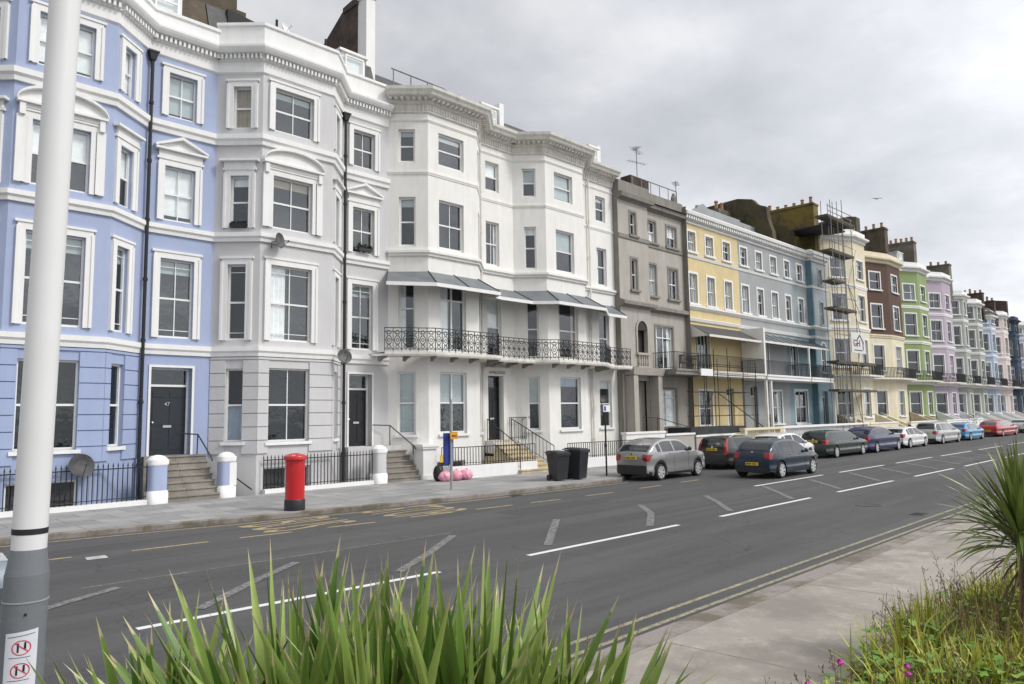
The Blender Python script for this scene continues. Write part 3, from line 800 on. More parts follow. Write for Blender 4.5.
rr = MB(); rr.hexa([(10.9, 25.0, 15.6), (14.9, 25.0, 15.6), (14.9, 25.6, 15.6), (10.9, 25.6, 15.6), (10.9, 25.2, 17.45), (14.9, 25.2, 17.0), (14.9, 25.6, 17.0), (10.9, 25.6, 17.45)])
for x_ in (12.65, 14.75): rr.box(x_, x_ + .07, 24.9, 24.98, 15.9, 17.6)
rr.build('roof_deck_edge', M['cladding0'], B)
dish(B, (12.95, 24.9, 17.35), .2, 'trim', (.4, -1, .3))
# tall party-wall chimney between the grey and the white house
ch = MB(); pg = [(26.06, 15.4), (26.06, 20.7), (27.1, 20.6), (29, 19.5), (31, 18.6), (31, 15.4)]
ch.add([(16.95, y, z) for y, z in pg] + [(17.5, y, z) for y, z in pg], [tuple(range(6)), tuple(range(11, 5, -1))] + [(i, 6 + i, 6 + (i + 1) % 6, (i + 1) % 6) for i in range(6)])
ch.hexa([(16.9, 26.0, 20.4), (17.56, 26.0, 20.4), (17.56, 27.1, 20.4), (16.9, 27.1, 20.4), (16.9, 26.0, 20.75), (17.56, 26.0, 20.75), (17.56, 27.1, 20.65), (16.9, 27.1, 20.65)])
cB = ch.build('chimney', M['brickdark'], B)
cw = MB(); cw.box(17.0, 17.45, 25.4, 26.04, 15.4, 20.55); cw.box(16.94, 17.51, 25.34, 26.03, 20.55, 20.7); cw.build('chimney', M['trim'], B, label='white rendered chimney flue')
for y_ in (26.5,): 
    p = MB(); p.lathe((17.22, y_, 20.7), [(.16, 0), (.13, .5), (.17, .55), (.1, .62)], 10); p.build('chimney_pot', M['pot'], cB, smooth=40)

# ------------------------------------------------------------------ the two white bow-fronted houses with balcony and canopy
def iron_railing(mb, pl, z0, h, ornate=True, step=.11, post=1.2, spike=False, r=.011):
    for (a, b) in zip(pl, pl[1:]):
        F = frame(a, b); L = F.L
        mb.obox(F, 0, L, .02, -.02, z0 + h - .03, z0 + h); mb.obox(F, 0, L, .012, -.012, z0 + .08, z0 + .1)
        if ornate: mb.obox(F, 0, L, .012, -.012, z0 + h - .16, z0 + h - .14)
        n = max(1, round(L / (.34 if ornate else step))); st = L / n
        for i in range(n + 1):
            u = i * st
            if ornate:
                mb.obox(F, u - .012, u + .012, .012, -.012, z0, z0 + h)
                if i < n:
                    c = u + st / 2; zc = z0 + h * .48
                    for rr_, zz_ in ((st * .34, zc), (st * .17, zc), (st * .2, z0 + h * .8), (st * .2, z0 + h * .2)):
                        pts = [F(c + rr_ * math.cos(2 * PI * j / 10), 0, zz_ + rr_ * (1.5 if rr_ > .1 else 1) * math.sin(2 * PI * j / 10)) for j in range(11)]
                        mb.tube(pts, .015, 4, cap=False)
                    for sg in (-1, 1):
                        mb.tube([F(c + sg * st * .42, 0, z0 + .1), F(c + sg * st * .1, 0, z0 + h * .26), F(c + sg * st * .4, 0, zc), F(c + sg * st * .1, 0, z0 + h * .68), F(c + sg * st * .42, 0, z0 + h - .15)], .013, 4, cap=False)
            else:
                top = z0 + h + (.1 if spike else -.02)
                mb.obox(F, u - r, u + r, r, -r, z0, top)
                if spike:
                    mb.add([F(u - .022, 0, top - .05), F(u + .022, 0, top - .05), F(u, .022, top - .05), F(u, -.022, top - .05), F(u, 0, top + .07)], [(0, 2, 4), (2, 1, 4), (1, 3, 4), (3, 0, 4), (0, 3, 1, 2)])

def white_house(name, label, x, ops, extra, seed, canpoly, balpoly, dirt='white'):
    P = [(x[0], YF), (x[1], YBAY), (x[2], YBAY), (x[3], YF), (x[4], YF)]
    root = empty(name, ((x[0] + x[4]) / 2, YF, 0), label, 'house')
    Z = {'g': (1.84, 4.33), '1': (5.2, 7.9), '2': (9.4, 11.45), '3': (12.9, 14.3)}
    wl = MB()
    Fs = [frame(P[i], P[i + 1]) for i in range(4)]
    for fi in range(4):
        F = Fs[fi]; L = F.L; hol = []
        for k, v in ops[fi].items():
            if k == 'd': hol.append((*v, 1.45, 4.33))
            elif k in Z: hol.append((*v, *Z[k]))
        if fi == 1: hol.append((.4, 1.9, -.2, .75))
        wall(wl, F, L, -2.6, 15.2, hol, depth=.24)
        for k, v in ops[fi].items():
            if k == 'd': continue
            z0, z1 = Z[k]
            fr_ = extra.get((fi, k), {})
            kw = dict(bars=0, cur=None, sill=(k in 'g'), sur=None, split=.5, dep=.12, fw=.075)
            kw.update(fr_)
            window(root, F, *v, z0, z1, **kw)
    wl.build('wall', M[dirt], root)
    window(root, Fs[1], .4, 1.9, -.2, .75, bars=1, split=0, sill=False)
    band(root, P, 12.38, 12.52, .05, dirt); band(root, P, 9.0, 9.22, .16, dirt, 'sill_course')
    band(root, P, 14.62, 14.72, .05, dirt)
    mb = MB()
    mb.sweep(P, [(0, 14.95), (.08, 15.0), (.1, 15.3), (.2, 15.36), (.22, 15.5), (.55, 15.56), (.6, 15.66), (.68, 15.74), (.7, 15.86), (.1, 16.0), (-.3, 16.0), (-.3, 14.95)][::-1], closed=True)
    dentils(mb, P, 15.08, 15.26, .08, .13, .07, .07); dentils(mb, P, 15.43, 15.53, .2, .42, .1, .12)
    mb.build('cornice', M['whitedirty'], root)
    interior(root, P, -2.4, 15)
    body(root, x[0], x[4], YF, 15.9, 'brickgrey', ridge=1.9, setb=.6)
    # canopy
    cn = MB(); cp = canpoly
    outp = offset(cp, .02)
    top = [(p[0], p[1], 8.62) for p in P2c[name]]
    wp = P2c[name]
    n = len(cp)
    vs = [(*wp[i], 8.36) for i in range(n)] + [(*cp[i], 7.72) for i in range(n)] + [(*wp[i], 8.28) for i in range(n)] + [(*cp[i], 7.64) for i in range(n)]
    cn.add(vs, [(i, n + i, n + i + 1, i + 1) for i in range(n - 1)] + [(2 * n + i, 2 * n + i + 1, 3 * n + i + 1, 3 * n + i) for i in range(n - 1)])
    can = cn.build('canopy', M['lead'], root)
    ed = MB(); ed.sweep(cp, [(.03, 7.58), (.03, 7.72), (-.04, 7.72), (-.04, 7.58)][::-1], closed=True); ed.build('canopy_edge', M['trim'], can)
    for i in range(n - 1):
        a0, a1, b0, b1 = Vector((*wp[i], 8.38)), Vector((*wp[i + 1], 8.38)), Vector((*cp[i], 7.74)), Vector((*cp[i + 1], 7.74))
        m_ = max(1, round((b1 - b0).length / 1.9))
        for j in range(m_ + (1 if i == n - 2 else 0)):
            f_ = j / m_; rb = MB(); rb.tube([a0.lerp(a1, f_), b0.lerp(b1, f_)], .022, 5); rb.build('canopy_rib', M['slate'], can)
    # balcony
    bl = MB(); bp = balpoly; n = len(bp)
    wl_ = P2b[name]
    vs = [(*wl_[i], 5.02) for i in range(n)] + [(*bp[i], 5.02) for i in range(n)] + [(*wl_[i], 4.88) for i in range(n)] + [(*bp[i], 4.88) for i in range(n)]
    bl.add(vs, [(i, n + i, n + i + 1, i + 1) for i in range(n - 1)] + [(2 * n + i, 2 * n + i + 1, 3 * n + i + 1, 3 * n + i) for i in range(n - 1)])
    bl.sweep(bp, [(.03, 4.86), (.06, 4.93), (.06, 5.03), (-.05, 5.03), (-.05, 4.86)][::-1], closed=True)
    bal = bl.build('balcony', M['whitedirty'], root)
    rl = MB(); iron_railing(rl, offset(bp, -.05), 5.03, .93)
    rl.build('balcony_railing', M['iron'], bal)
    for i in range(n - 1):
        L_ = (Vector(bp[i + 1]) - Vector(bp[i])).length; m_ = max(1, round(L_ / 1.15))
        for j in range(m_ + (1 if i == n - 2 else 0)):
            f_ = (j + (.12 if j == 0 and i == 0 else 0)) / m_
            b_ = Vector(bp[i]).lerp(Vector(bp[i + 1]), f_); a_ = Vector(wl_[i]).lerp(Vector(wl_[i + 1]), f_)
            if (b_ - a_).length < .2: continue
            FF = frame(a_, b_); br = MB(); L2 = FF.L
            br.prism(FF, [(L2 * .4, 4.87), (L2 * .93, 4.87), (L2 * .91, 4.81), (L2 * .65, 4.77), (L2 * .5, 4.7), (L2 * .4, 4.69)], -.05, .05)
            br.build('balcony_bracket', M['taupedark'], bal)
    return root, P, Fs

xc = (17.22, 18.4, 21.1, 22.3, 24.4); xd = (24.4, 25.52, 28.36, 29.5, 32.25)
P2c, P2b = {}, {}
bayC = [(17.2, 24.1), (18.4, 23.0), (21.1, 23.0), (22.3, 24.1), (24.4, 24.1)]
bayD = [(24.4, 24.1), (25.52, 23.0), (28.36, 23.0), (29.5, 24.1), (31.9, 24.1)]
P2c['white_house'] = [(17.2, 24.1), (18.4, 23.0), (21.1, 23.0), (21.7, 23.55)]
canC = [(16.35, 23.0), (18.0, 22.0), (21.45, 22.0), (21.75, 22.6)]
P2b['white_house'] = [(16.35, 24.1), (18.4, 23.0), (21.1, 23.0), (22.0, 23.9)]
balC = [(16.35, 23.1), (18.0, 22.05), (21.45, 22.05), (22.0, 22.75)]
P2c['white_stucco_house'] = [(21.7, 23.55), (22.3, 24.1), (24.4, 24.1), (25.52, 23.0), (28.36, 23.0), (29.5, 24.1), (31.9, 24.1)]
canD = [(21.75, 22.6), (22.3, 22.8), (24.3, 22.8), (25.2, 22.0), (28.7, 22.0), (30.3, 23.1), (31.9, 23.1)]
P2b['white_stucco_house'] = [(22.0, 23.9), (22.3, 24.1), (24.4, 24.1), (25.52, 23.0), (28.36, 23.0), (29.5, 24.1), (32.0, 24.1)]
balD = [(22.0, 22.75), (22.4, 22.75), (24.3, 22.75), (25.2, 22.05), (28.7, 22.05), (30.3, 22.95), (32.0, 22.95)]
C_, PC, FC = white_house('white_house', 'white bay-fronted house next to the pale grey house, with a long narrow dark door', xc,
    ({'3': (.42, 1.09), '2': (.44, 1.11), '1': (.41, 1.08), 'g': (.38, 1.1)},
     {'3': (.56, 1.95), '2': (.57, 1.92), '1': (.62, 2.01), 'g': (.58, 2.02)},
     {'3': (.45, 1.1), '2': (.45, 1.1), '1': (.45, 1.1), 'g': (.45, 1.1)},
     {'3': (.34, 1.21), '2': (.34, 1.18), '1': (.36, 1.25), 'd': (.3, 1.22)}),
    {(0, '2'): dict(cur=('blind', 'blind')), (0, '3'): dict(cur=('blind', 'blind')), (3, '3'): dict(cur=('upper', 'curtain')), (1, '2'): dict(bars=1), (3, '2'): dict(bars=1, cur=('sides', 'curtain')), (1, '3'): dict(cur=('blind', 'curtain')), (0, 'g'): dict(cur=('full', 'blind')),
     (0, '1'): dict(cur=('left', 'curtain'), split=.62), (1, '1'): dict(bars=1, cur=('left', 'curtain'), split=.78, french=True), (1, 'g'): dict(bars=1, cur=('upper', 'blind'), french=True), (3, '1'): dict(cur=('upper', 'curtain'))}, 1, canC, balC)
D_, PD, FD = white_house('white_stucco_house', 'white stucco house next to the taupe house, with a satellite dish by its window', xd,
    ({'3': (.46, 1.12), '2': (.53, 1.1), '1': (.56, 1.14), 'g': (.58, 1.14)},
     {'3': (.65, 2.02), '2': (.7, 2.05), '1': (.79, 2.21), 'g': (.8, 2.3)},
     {'3': (.45, 1.1), '2': (.45, 1.1), '1': (.45, 1.1), 'g': (.45, 1.1)},
     {'3': (1.25, 2.1), '2': (1.24, 2.1), '1': (1.28, 2.16), 'g': (1.2, 2.22)}),
    {(0, '3'): dict(cur=('upper', 'blind')), (1, '3'): dict(cur=('most', 'blind')), (0, '2'): dict(cur=('blind', 'curtain')), (3, '3'): dict(cur=('blind', 'curtain')), (1, '1'): dict(cur=('sides', 'curtain_warm')), (3, 'g'): dict(cur=('blind', 'curtain')), (0, 'g'): dict(cur=('upper', 'blind')), (1, '2'): dict(cur=('upper', 'blind')), (0, '1'): dict(), (1, 'g'): dict(cur=('blind', 'curtain'), gl='glassdark'), (3, '2'): dict(cur=('left', 'curtain'))}, 2, canD, balD)
door(C_, FC[3], .3, 1.22, 1.45, 4.33, 'blackdoor', leaf=2.3, fr='darkframe', dep=.22)
ent = MB(); F = FC[3]   # door surround with lettering course above
ent.obox(F, .02, .28, .09, 0, 1.45, 4.33); ent.obox(F, 1.24, 1.46, .09, 0, 1.45, 4.33); ent.obox(F, 0, 1.62, .12, 0, 4.33, 4.62); ent.obox(F, -.03, 1.68, .2, 0, 4.62, 4.7)
ent.build('entrance_surround', M['white'], C_)
numtext(C_, 'AMBLESIDE', F, .82, .128, 4.47, .19, M['taupedark'], 'name_lettering', 1.1)
downpipe(C_, 22.2, 23.95, .3, 15.0, 'whitedirty', False, .045); downpipe(D_, 30.0, 23.98, .3, 15.0, 'whitedirty', False, .05)
dish(D_, (30.35, 23.6, 3.3), .2, 'rust_iron', (-.5, -1, .25))
# roof edges of the white houses
for par, xs in ((C_, (22.9, 23.9)), (D_, (30.9, 31.7))):
    dormer(par, xs[0], xs[1], 24.6, 26.5, 16.0, 17.2)
sk = MB(); sk.hexa([(24.6, 24.9, 16.0), (28.6, 24.9, 16.0), (28.6, 25.2, 16.0), (24.6, 25.2, 16.0), (24.6, 25.5, 17.1), (28.6, 25.5, 17.1), (28.6, 25.8, 17.1), (24.6, 25.8, 17.1)]); sk.build('skylight', M['lead'], D_)
wb = MB(); wb.box(24.5, 24.8, 25, 29, 15.9, 17.9); wb.build('parapet_upstand', M['trim'], D_); wb = MB(); wb.box(32.0, 32.25, 24.8, 29, 15.9, 17.6); wb.build('parapet_upstand', M['trim'], D_)
rf = MB(); rf.tube([(17.3, 24.0, 16.9), (20, 24.0, 16.9), (22, 24.4, 16.9)], .03, 6)
for x_ in (17.4, 18.3, 19.2, 20.1, 21): rf.tube([(x_, 24.0, 16.0), (x_, 24.0, 16.9)], .025, 6)
rf.build('roof_guard_rail', M['galv'], C_)
# ------------------------------------------------------------------ flat-fronted terrace: taupe, yellow, lilac grey, pale blue
def flat_front(root, pieces, z0, z1, matfn):
    pass
X0 = 32.25
def simple_house(name, label, segs, winds, levels, matwall, cornice=None):
    """segs: plan polyline; winds: {segment: [(u0,u1,z0,z1,kw)]}; levels: [(z0,z1,mat)]"""
    root = empty(name, ((segs[0][0] + segs[-1][0]) / 2, YF, 0), label, 'house')
    for z0, z1, mt in levels:
        mb = MB()
        for i in range(len(segs) - 1):
            F = frame(segs[i], segs[i + 1])
            ops = [w[:4] for w in winds.get(i, []) if w[2] < z1 - .01 and w[3] > z0 + .01]
            wall(mb, F, F.L, z0, z1, ops, depth=.2)
        mb.build('wall', M[mt], root)
    for i, ws in winds.items():
        F = frame(segs[i], segs[i + 1])
        for w in ws:
            kw = dict(w[4]) if len(w) > 4 else {}
            if kw.pop('door', None): door(root, F, *w[:4], kw.get('mat', 'blackdoor'), leaf=kw.get('leaf', 2.15))
            elif kw.pop('void', None):
                v = MB(); v.obox(F, w[0], w[1], -.3, -.34, w[2], w[3]); v.build('recess_shade_panel', M['taupedark' if w[2] < 2 else 'interior'], root)  # dark back panel colours in the shade of a deeper opening
            else: window(root, F, *w[:4], **kw)
    return root

# taupe house (left third stands forward)
E_segs = [(32.25, 23.75), (35.1, 23.75), (35.1, 24.1), (39.35, 24.1)]
s3, s2 = (12.53, 13.8), (9.35, 11.2)
tp = dict(sur='plain', surmat='taupedark', bars=1, sill=True)
Ew = {0: [(1.15, 1.65, 12.5, 13.8, dict(sur='plain', surmat='taupedark', bars=0)), (1.15, 1.65, 9.4, 11.15, dict(sur='plain', surmat='taupedark', bars=0)),
          (1.45, 2.4, 5.9, 7.2, dict(void=True)), (1.25, 2.45, 1.45, 4.35, dict(void=True))],
      2: [(.32, 1.3, *s3, dict(tp, cur=('lower', 'curtain'))), (2.5, 3.5, *s3, dict(tp, cur=('upper', 'curtain'))), (.35, 1.2, *s2, dict(tp, cur=('sides', 'curtain'))), (2.55, 3.5, *s2, dict(tp)),
          (.95, 2.75, 5.11, 7.6, dict(sur='plain', surmat='taupedark', bars=1, split=.74, french=True, sill=False, cur=('sides', 'curtain'))),
          (.98, 2.9, 1.78, 3.92, dict(sur='plain', surmat='taupedark', bars=1, split=.78, french=True, cur=('full', 'curtain')))]}
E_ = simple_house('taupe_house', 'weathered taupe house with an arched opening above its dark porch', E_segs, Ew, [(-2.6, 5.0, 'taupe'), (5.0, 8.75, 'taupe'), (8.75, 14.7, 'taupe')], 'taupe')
mb = MB()   # arch head over the first-floor niche and its balustrade
F = frame(E_segs[0], E_segs[1])
arch = [(1.35 + .0, 7.2)] + [(1.925 - .575 * math.cos(PI * i / 12), 7.2 + .6 * math.sin(PI * i / 12)) for i in range(13)] + [(2.5, 7.2)]
for i in range(12):
    a = PI * i / 12; b = PI * (i + 1) / 12
    p = lambda q, r: (1.925 - r * math.cos(q), 7.2 + r * 1.05 * math.sin(q))
    mb.prism(F, [p(a, .475), p(a, .6), p(b, .6), p(b, .475)], .07, -.02)
mb.obox(F, 1.33, 1.45, .07, 0, 5.9, 7.2); mb.obox(F, 2.4, 2.52, .07, 0, 5.9, 7.2)
mb.build('arch_moulding', M['taupe'], E_)
mb = MB(); p = lambda q: (1.925 - .475 * math.cos(q), 7.2 + .5 * math.sin(q))
mb.prism(F, [p(PI * i / 12) for i in range(13)], .012, 0); mb.build('arch_shade_panel', M['interior'], E_)  # solid dark panel on the wall paints in the shade under the arch
mb = MB(); mb.obox(F, 1.3, 2.55, .16, 0, 5.78, 5.9); mb.obox(F, 1.3, 2.55, .16, 0, 5.05, 5.15)
for k in range(5): c = F(1.5 + k * .21, .09, 5.15); mb.lathe(c, [(.04, 0), (.07, .2), (.035, .42), (.05, .63)], 8)
mb.build('niche_balustrade', M['taupe'], E_)
mb = MB()
mb.sweep(E_segs, [(0, 14.35), (.12, 14.45), (.3, 14.5), (.34, 14.72), (.1, 14.8), (.1, 15.45), (-.3, 15.45), (-.3, 14.35)][::-1], closed=True)
mb.sweep(E_segs, [(0, 8.35), (.1, 8.45), (.3, 8.5), (.3, 8.68), (.05, 8.8), (-.05, 8.8), (-.05, 8.35)][::-1], closed=True)
mb.sweep(E_segs, [(0, 12.2), (.06, 12.22), (.06, 12.45), (0, 12.46), (-.05, 12.4)][::-1], closed=True)
mb.build('cornice', M['taupedark'], E_)
mb = MB(); mb.hexa([(32.4, 23.1, 4.62), (35.2, 23.1, 4.62), (35.2, 23.8, 4.62), (32.4, 23.8, 4.62), (32.3, 23.0, 5.02), (35.3, 23.0, 5.02), (35.3, 23.8, 5.02), (32.3, 23.8, 5.02)]); mb.build('porch_head', M['taupe'], E_)
for x_ in (32.45, 34.75):
    mb = MB(); mb.box(x_, x_ + .4, 23.15, 23.72, .1, 4.6); mb.build('porch_pier', M['taupe'], E_)
interior(E_, [(32.25, 24.1), (39.35, 24.1)], -2.4, 14.6)
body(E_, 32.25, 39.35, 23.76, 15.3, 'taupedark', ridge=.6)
chimney(E_, 37.9, 39.9, 26.8, 27.6, 15, 17.75, 'brickdark', 0, cap=False)
mb = MB(); mb.tube([(34.5, 24.3, 16.3), (39.2, 24.3, 16.3)], .03, 6)
for k in range(6): mb.tube([(34.5 + k * .94, 24.3, 15.3), (34.5 + k * .94, 24.3, 16.3)], .025, 6)
mb.build('roof_guard_rail', M['galv'], E_)
mb = MB(); mb.lathe((39.15, 24.5, 15.4), [(.16, 0), (.18, .5), (.08, .8), (.02, .85)], 10); mb.build('roof_vent', M['taupedark'], E_)

def balcony_simple(root, x0, x1, z, y=22.4, mat='whitedirty', rail='iron', kind='plain', ywall=24.1, th=.3, side=True):
    b = MB(); b.box(x0, x1, y, ywall, z - th, z); b.box(x0, x1, y - .05, y, z - .1, z + .02)
    bal = b.build('balcony', M[mat], root)
    r_ = MB(); iron_railing(r_, [(x0 + .03, ywall), (x0 + .03, y + .05), (x1 - .03, y + .05), (x1 - .03, ywall)], z, .98, kind == 'ornate', .12, r=.009)
    r_.build('balcony_railing', M[rail], bal)
    return bal
balcony_simple(E_, 35.4, 39.3, 5.0, mat='taupedark')
mb = MB()   # table and chair on the balcony are seen only as a dark outline
TB = empty('balcony_table', (38.2, 23.1, 5.0), 'small dark round table on the taupe house balcony', 'table')
mb.lathe((38.2, 23.1, 5.0), [(.36, .68), (.36, .71)], 14); mb.build('table_top', M['iron'], TB)
for a in range(3):
    l = MB(); l.tube([(38.2, 23.1, 5.68), (38.2 + .3 * math.cos(a * 2.1), 23.1 + .3 * math.sin(a * 2.1), 5.0)], .015, 5); l.build('leg', M['iron'], TB)
CHs = empty('balcony_chair', (37.5, 23.2, 5.0), 'dark metal chair beside the round table on the taupe balcony', 'chair')
mb = MB(); mb.box(37.3, 37.7, 23.0, 23.4, 5.42, 5.46); mb.build('seat', M['iron'], CHs)
mb = MB(); 
for k in range(5): mb.box(37.3, 37.33, 23.0 + k * .09, 23.03 + k * .09, 5.46, 5.9)
mb.box(37.3, 37.33, 23, 23.4, 5.86, 5.92); mb.build('backrest', M['iron'], CHs)
for a, b in ((37.32, 23.02), (37.68, 23.02), (37.32, 23.38), (37.68, 23.38)):
    l = MB(); l.box(a - .012, a + .012, b - .012, b + .012, 5.0, 5.42); l.build('leg', M['iron'], CHs)

wsur = dict(sur='plain', bars=1, sill=True)
def terrace(name, label, x0, x1, mat, wins3, wins2, extra, segs=None):
    segs = segs or [(x0, YF), (x1, YF)]
    ws = [(u0 - x0, u1 - x0, 12.66, 13.92, dict(wsur, cur=random.choice((None, ('blind', 'curtain'), ('sides', 'curtain'))))) for u0, u1 in wins3]
    ws += [(u0 - x0, u1 - x0, 9.36, 11.24, dict(wsur, cur=random.choice((None, ('blind', 'curtain'), ('sides', 'curtain'))))) for u0, u1 in wins2]
    ws += [(a - x0, b - x0, c, d_, k) for a, b, c, d_, k in extra.get(0, [])]
    wd = {0: ws}
    for i in extra:
        if i: wd[i] = extra[i]
    return simple_house(name, label, segs, wd, [(-2.6, 8.3, 'tealpale'), (8.3, 14.4, mat)] if mat == 'paleblue' else [(-2.6, 14.4, mat)], mat)
def top_trim(root, segs, zc=14.4, par=15.3, mat='trim'):
    mb = MB()
    mb.sweep(segs, [(0, zc), (.08, zc + .02), (.08, zc + .2), (.16, zc + .24), (.16, zc + .42), (.42, zc + .48), (.46, zc + .66), (.1, zc + .72), (.1, par), (-.25, par), (-.25, zc)][::-1], closed=True)
    dentils(mb, segs, zc + .24, zc + .44, .14, .34, .12, .14)
    mb.build('cornice', M[mat], root)
    mb = MB(); mb.sweep(segs, [(0, 12.22), (.05, 12.24), (.1, 12.4), (0, 12.44), (-.05, 12.3)][::-1], closed=True)
    mb.sweep(segs, [(0, 8.95), (.08, 8.98), (.2, 9.1), (.2, 9.2), (0, 9.24), (-.05, 9.1)][::-1], closed=True)
    mb.sweep(segs, [(0, 8.2), (.08, 8.22), (.14, 8.4), (0, 8.45), (-.05, 8.3)][::-1], closed=True)
    mb.build('string_course', M[mat], root)
Fh = terrace('yellow_house', 'yellow terraced house with grey awning over its balcony', 39.35, 46.35, 'yellow',
    [(39.95, 40.85), (42.1, 43.05), (44.3, 45.25)], [(39.95, 40.88), (42.1, 43.05), (44.35, 45.3)],
    {0: [(40.4, 42.1, 5.05, 7.5, dict(bars=3, split=0, sill=False, sur='thin', french=True)), (40.6, 42.15, 1.72, 3.9, dict(bars=1, sur='plain', french=False)), (44.0, 45.0, 1.45, 4.1, dict(door=True, mat='frame'))]})
Gh = terrace('lilac_grey_house', 'lilac grey terraced house between the yellow and the pale blue house', 46.35, 53.35, 'lilac',
    [(46.7, 47.6), (48.95, 49.85), (51.2, 52.15)], [(46.7, 47.65), (48.95, 49.85), (51.2, 52.15)],
    {0: [(48.6, 50.3, 5.05, 7.5, dict(bars=1, split=0, sill=False, sur='thin', french=True, cur=('sides', 'curtain'))), (50.15, 52.0, 1.7, 4.0, dict(bars=1, sur='plain', cur=('sides', 'curtain'))), (47.3, 48.3, 1.45, 4.3, dict(door=True, mat='taupe'))]})
Hs = [(53.35, 24.1), (57.45, 24.1), (57.45, 23.7), (60.4, 23.7)]
Hh = terrace('pale_blue_house', 'pale blue terraced house with a projecting teal end bay beside the scaffolding', 53.35, 57.45, 'paleblue',
    [(53.5, 54.35), (55.7, 56.6)], [(53.45, 54.35), (55.7, 56.6)],
    {0: [(53.9, 55.1, 5.05, 7.6, dict(bars=1, split=0, sill=False, sur='thin', french=True)), (54.25, 56.4, 1.65, 4.1, dict(bars=1, sur='plain'))],
     2: [(1.35, 1.95, 12.6, 13.85, dict(sur='plain', surmat='paleblue', bars=0)), (1.35, 1.95, 9.4, 11.2, dict(sur='plain', surmat='paleblue', bars=0)), (1.1, 1.9, 5.6, 7.5, dict(sur='plain', bars=1)), (.9, 1.9, 1.45, 4.1, dict(door=True))]}, Hs)
tb = MB(); tb.quad((57.43, 24.1, 0), (57.43, 23.68, 0), (57.43, 23.68, 14.4), (57.43, 24.1, 14.4)); tb.box(57.4, 57.62, 23.66, 23.72, 0, 14.4); tb.build('teal_pilaster', M['teal'], Hh)
F = frame(Hs[2], Hs[3]); mb = MB()
mb.obox(F, .55, 2.9, .03, 0, 4.55, 8.15); 
mb.build('bay_facing', M['teal'], Hh) if False else None
mb = MB()
for i in range(10):
    a = PI * i / 10; b = PI * (i + 1) / 10; p = lambda q, r: (1.5 - r * math.cos(q), 7.5 + r * math.sin(q))
    mb.prism(F, [p(a, .4), p(a, .55), p(b, .55), p(b, .4)], .06, 0)
mb.build('arch_moulding', M['trim'], Hh)
for rt_, sg_, x0, x1 in ((Fh, [(39.35, YF), (46.35, YF)], 39.35, 46.35), (Gh, [(46.35, YF), (53.35, YF)], 46.35, 53.35), (Hh, Hs, 53.35, 60.4)):
    top_trim(rt_, sg_); interior(rt_, [(x0, 24.1), (x1, 24.1)], -2.4, 14.2)
    body(rt_, x0, x1, YF, 15.1, 'taupedark', ridge=1.0 if rt_ is not Hh else .8)
# boarded roof terrace edges seen above the yellow and lilac houses
mb = MB(); mb.box(44.6, 50.6, 26.0, 26.2, 15.0, 16.9); mb.prism(frame((43.8, 26.0), (46.8, 26.0)), [(0, 15.3), (3.0, 15.3), (3.0, 16.5), (1.5, 17.1), (0, 16.3)], .05, -.3); mb.build('attic_storey', M['lilac'], Fh)
mb = MB(); mb.box(50.6, 56.4, 26.0, 26.2, 15.0, 16.75)
for k in range(4): mb.box(51 + k * 1.4, 51.9 + k * 1.4, 25.96, 26.0, 16.0, 16.5)
mb.build('attic_storey', M['lilac'], Gh)
# awnings and balconies
def awning(root, x0, x1, zt, zb, y, mat, ribs=None, cheeks=True, yw=24.05):
    a = MB(); a.hexa([(x0, y, zb), (x1, y, zb), (x1, yw, zt - .05), (x0, yw, zt - .05), (x0, y, zb + .06), (x1, y, zb + .06), (x1, yw, zt), (x0, yw, zt)])
    aw = a.build('awning', M[mat], root)
    e = MB(); e.box(x0 - .03, x1 + .03, y - .05, y, zb - .06, zb + .08)
    if cheeks:
        for xx in (x0, x1): e.add([(xx - .03, y, zb), (xx - .03, yw, zb), (xx - .03, yw, zt), (xx + .03, y, zb), (xx + .03, yw, zb), (xx + .03, yw, zt)], [(0, 1, 2), (5, 4, 3), (0, 3, 4, 1), (1, 4, 5, 2), (2, 5, 3, 0)])
    e.build('awning_edge', M['whitedirty'], aw)
    if ribs:
        r_ = MB()
        for k in range(ribs + 1):
            xx = x0 + (x1 - x0) * k / ribs; r_.tube([(xx, y, zb + .09), (xx, yw, zt + .03)], .03, 5)
        r_.build('rib', M['lead'], aw)
    return aw
awning(Fh, 39.5, 46.1, 8.0, 7.15, 22.6, 'slate'); awning(Gh, 46.3, 53.2, 8.0, 7.2, 22.6, 'lead', 6, False); awning(Hh, 53.3, 57.3, 7.95, 7.2, 22.6, 'slate', 3, False)
balcony_simple(Fh, 39.5, 46.1, 5.0); balcony_simple(Gh, 46.4, 53.2, 4.98, mat='trim'); balcony_simple(Hh, 53.4, 57.3, 4.98, mat='trim')
for x_, rt_ in ((46.25, Fh), (53.25, Gh)):
    mb = MB(); mb.box(x_ - .1, x_ + .1, 22.42, 24.05, 4.9, 8.1) if x_ < 50 else mb.box(x_ - .05, x_ + .05, 22.42, 22.52, 4.9, 7.2)
    mb.build('awning_post', M['trim'], rt_)
for x_ in (46.4, 47.1, 57.6, 60.2):
    mb = MB(); mb.box(x_, x_ + .14, 22.5, 22.66, .1, 4.7); mb.build('porch_column', M['trim'], Gh if x_ < 50 else Hh)

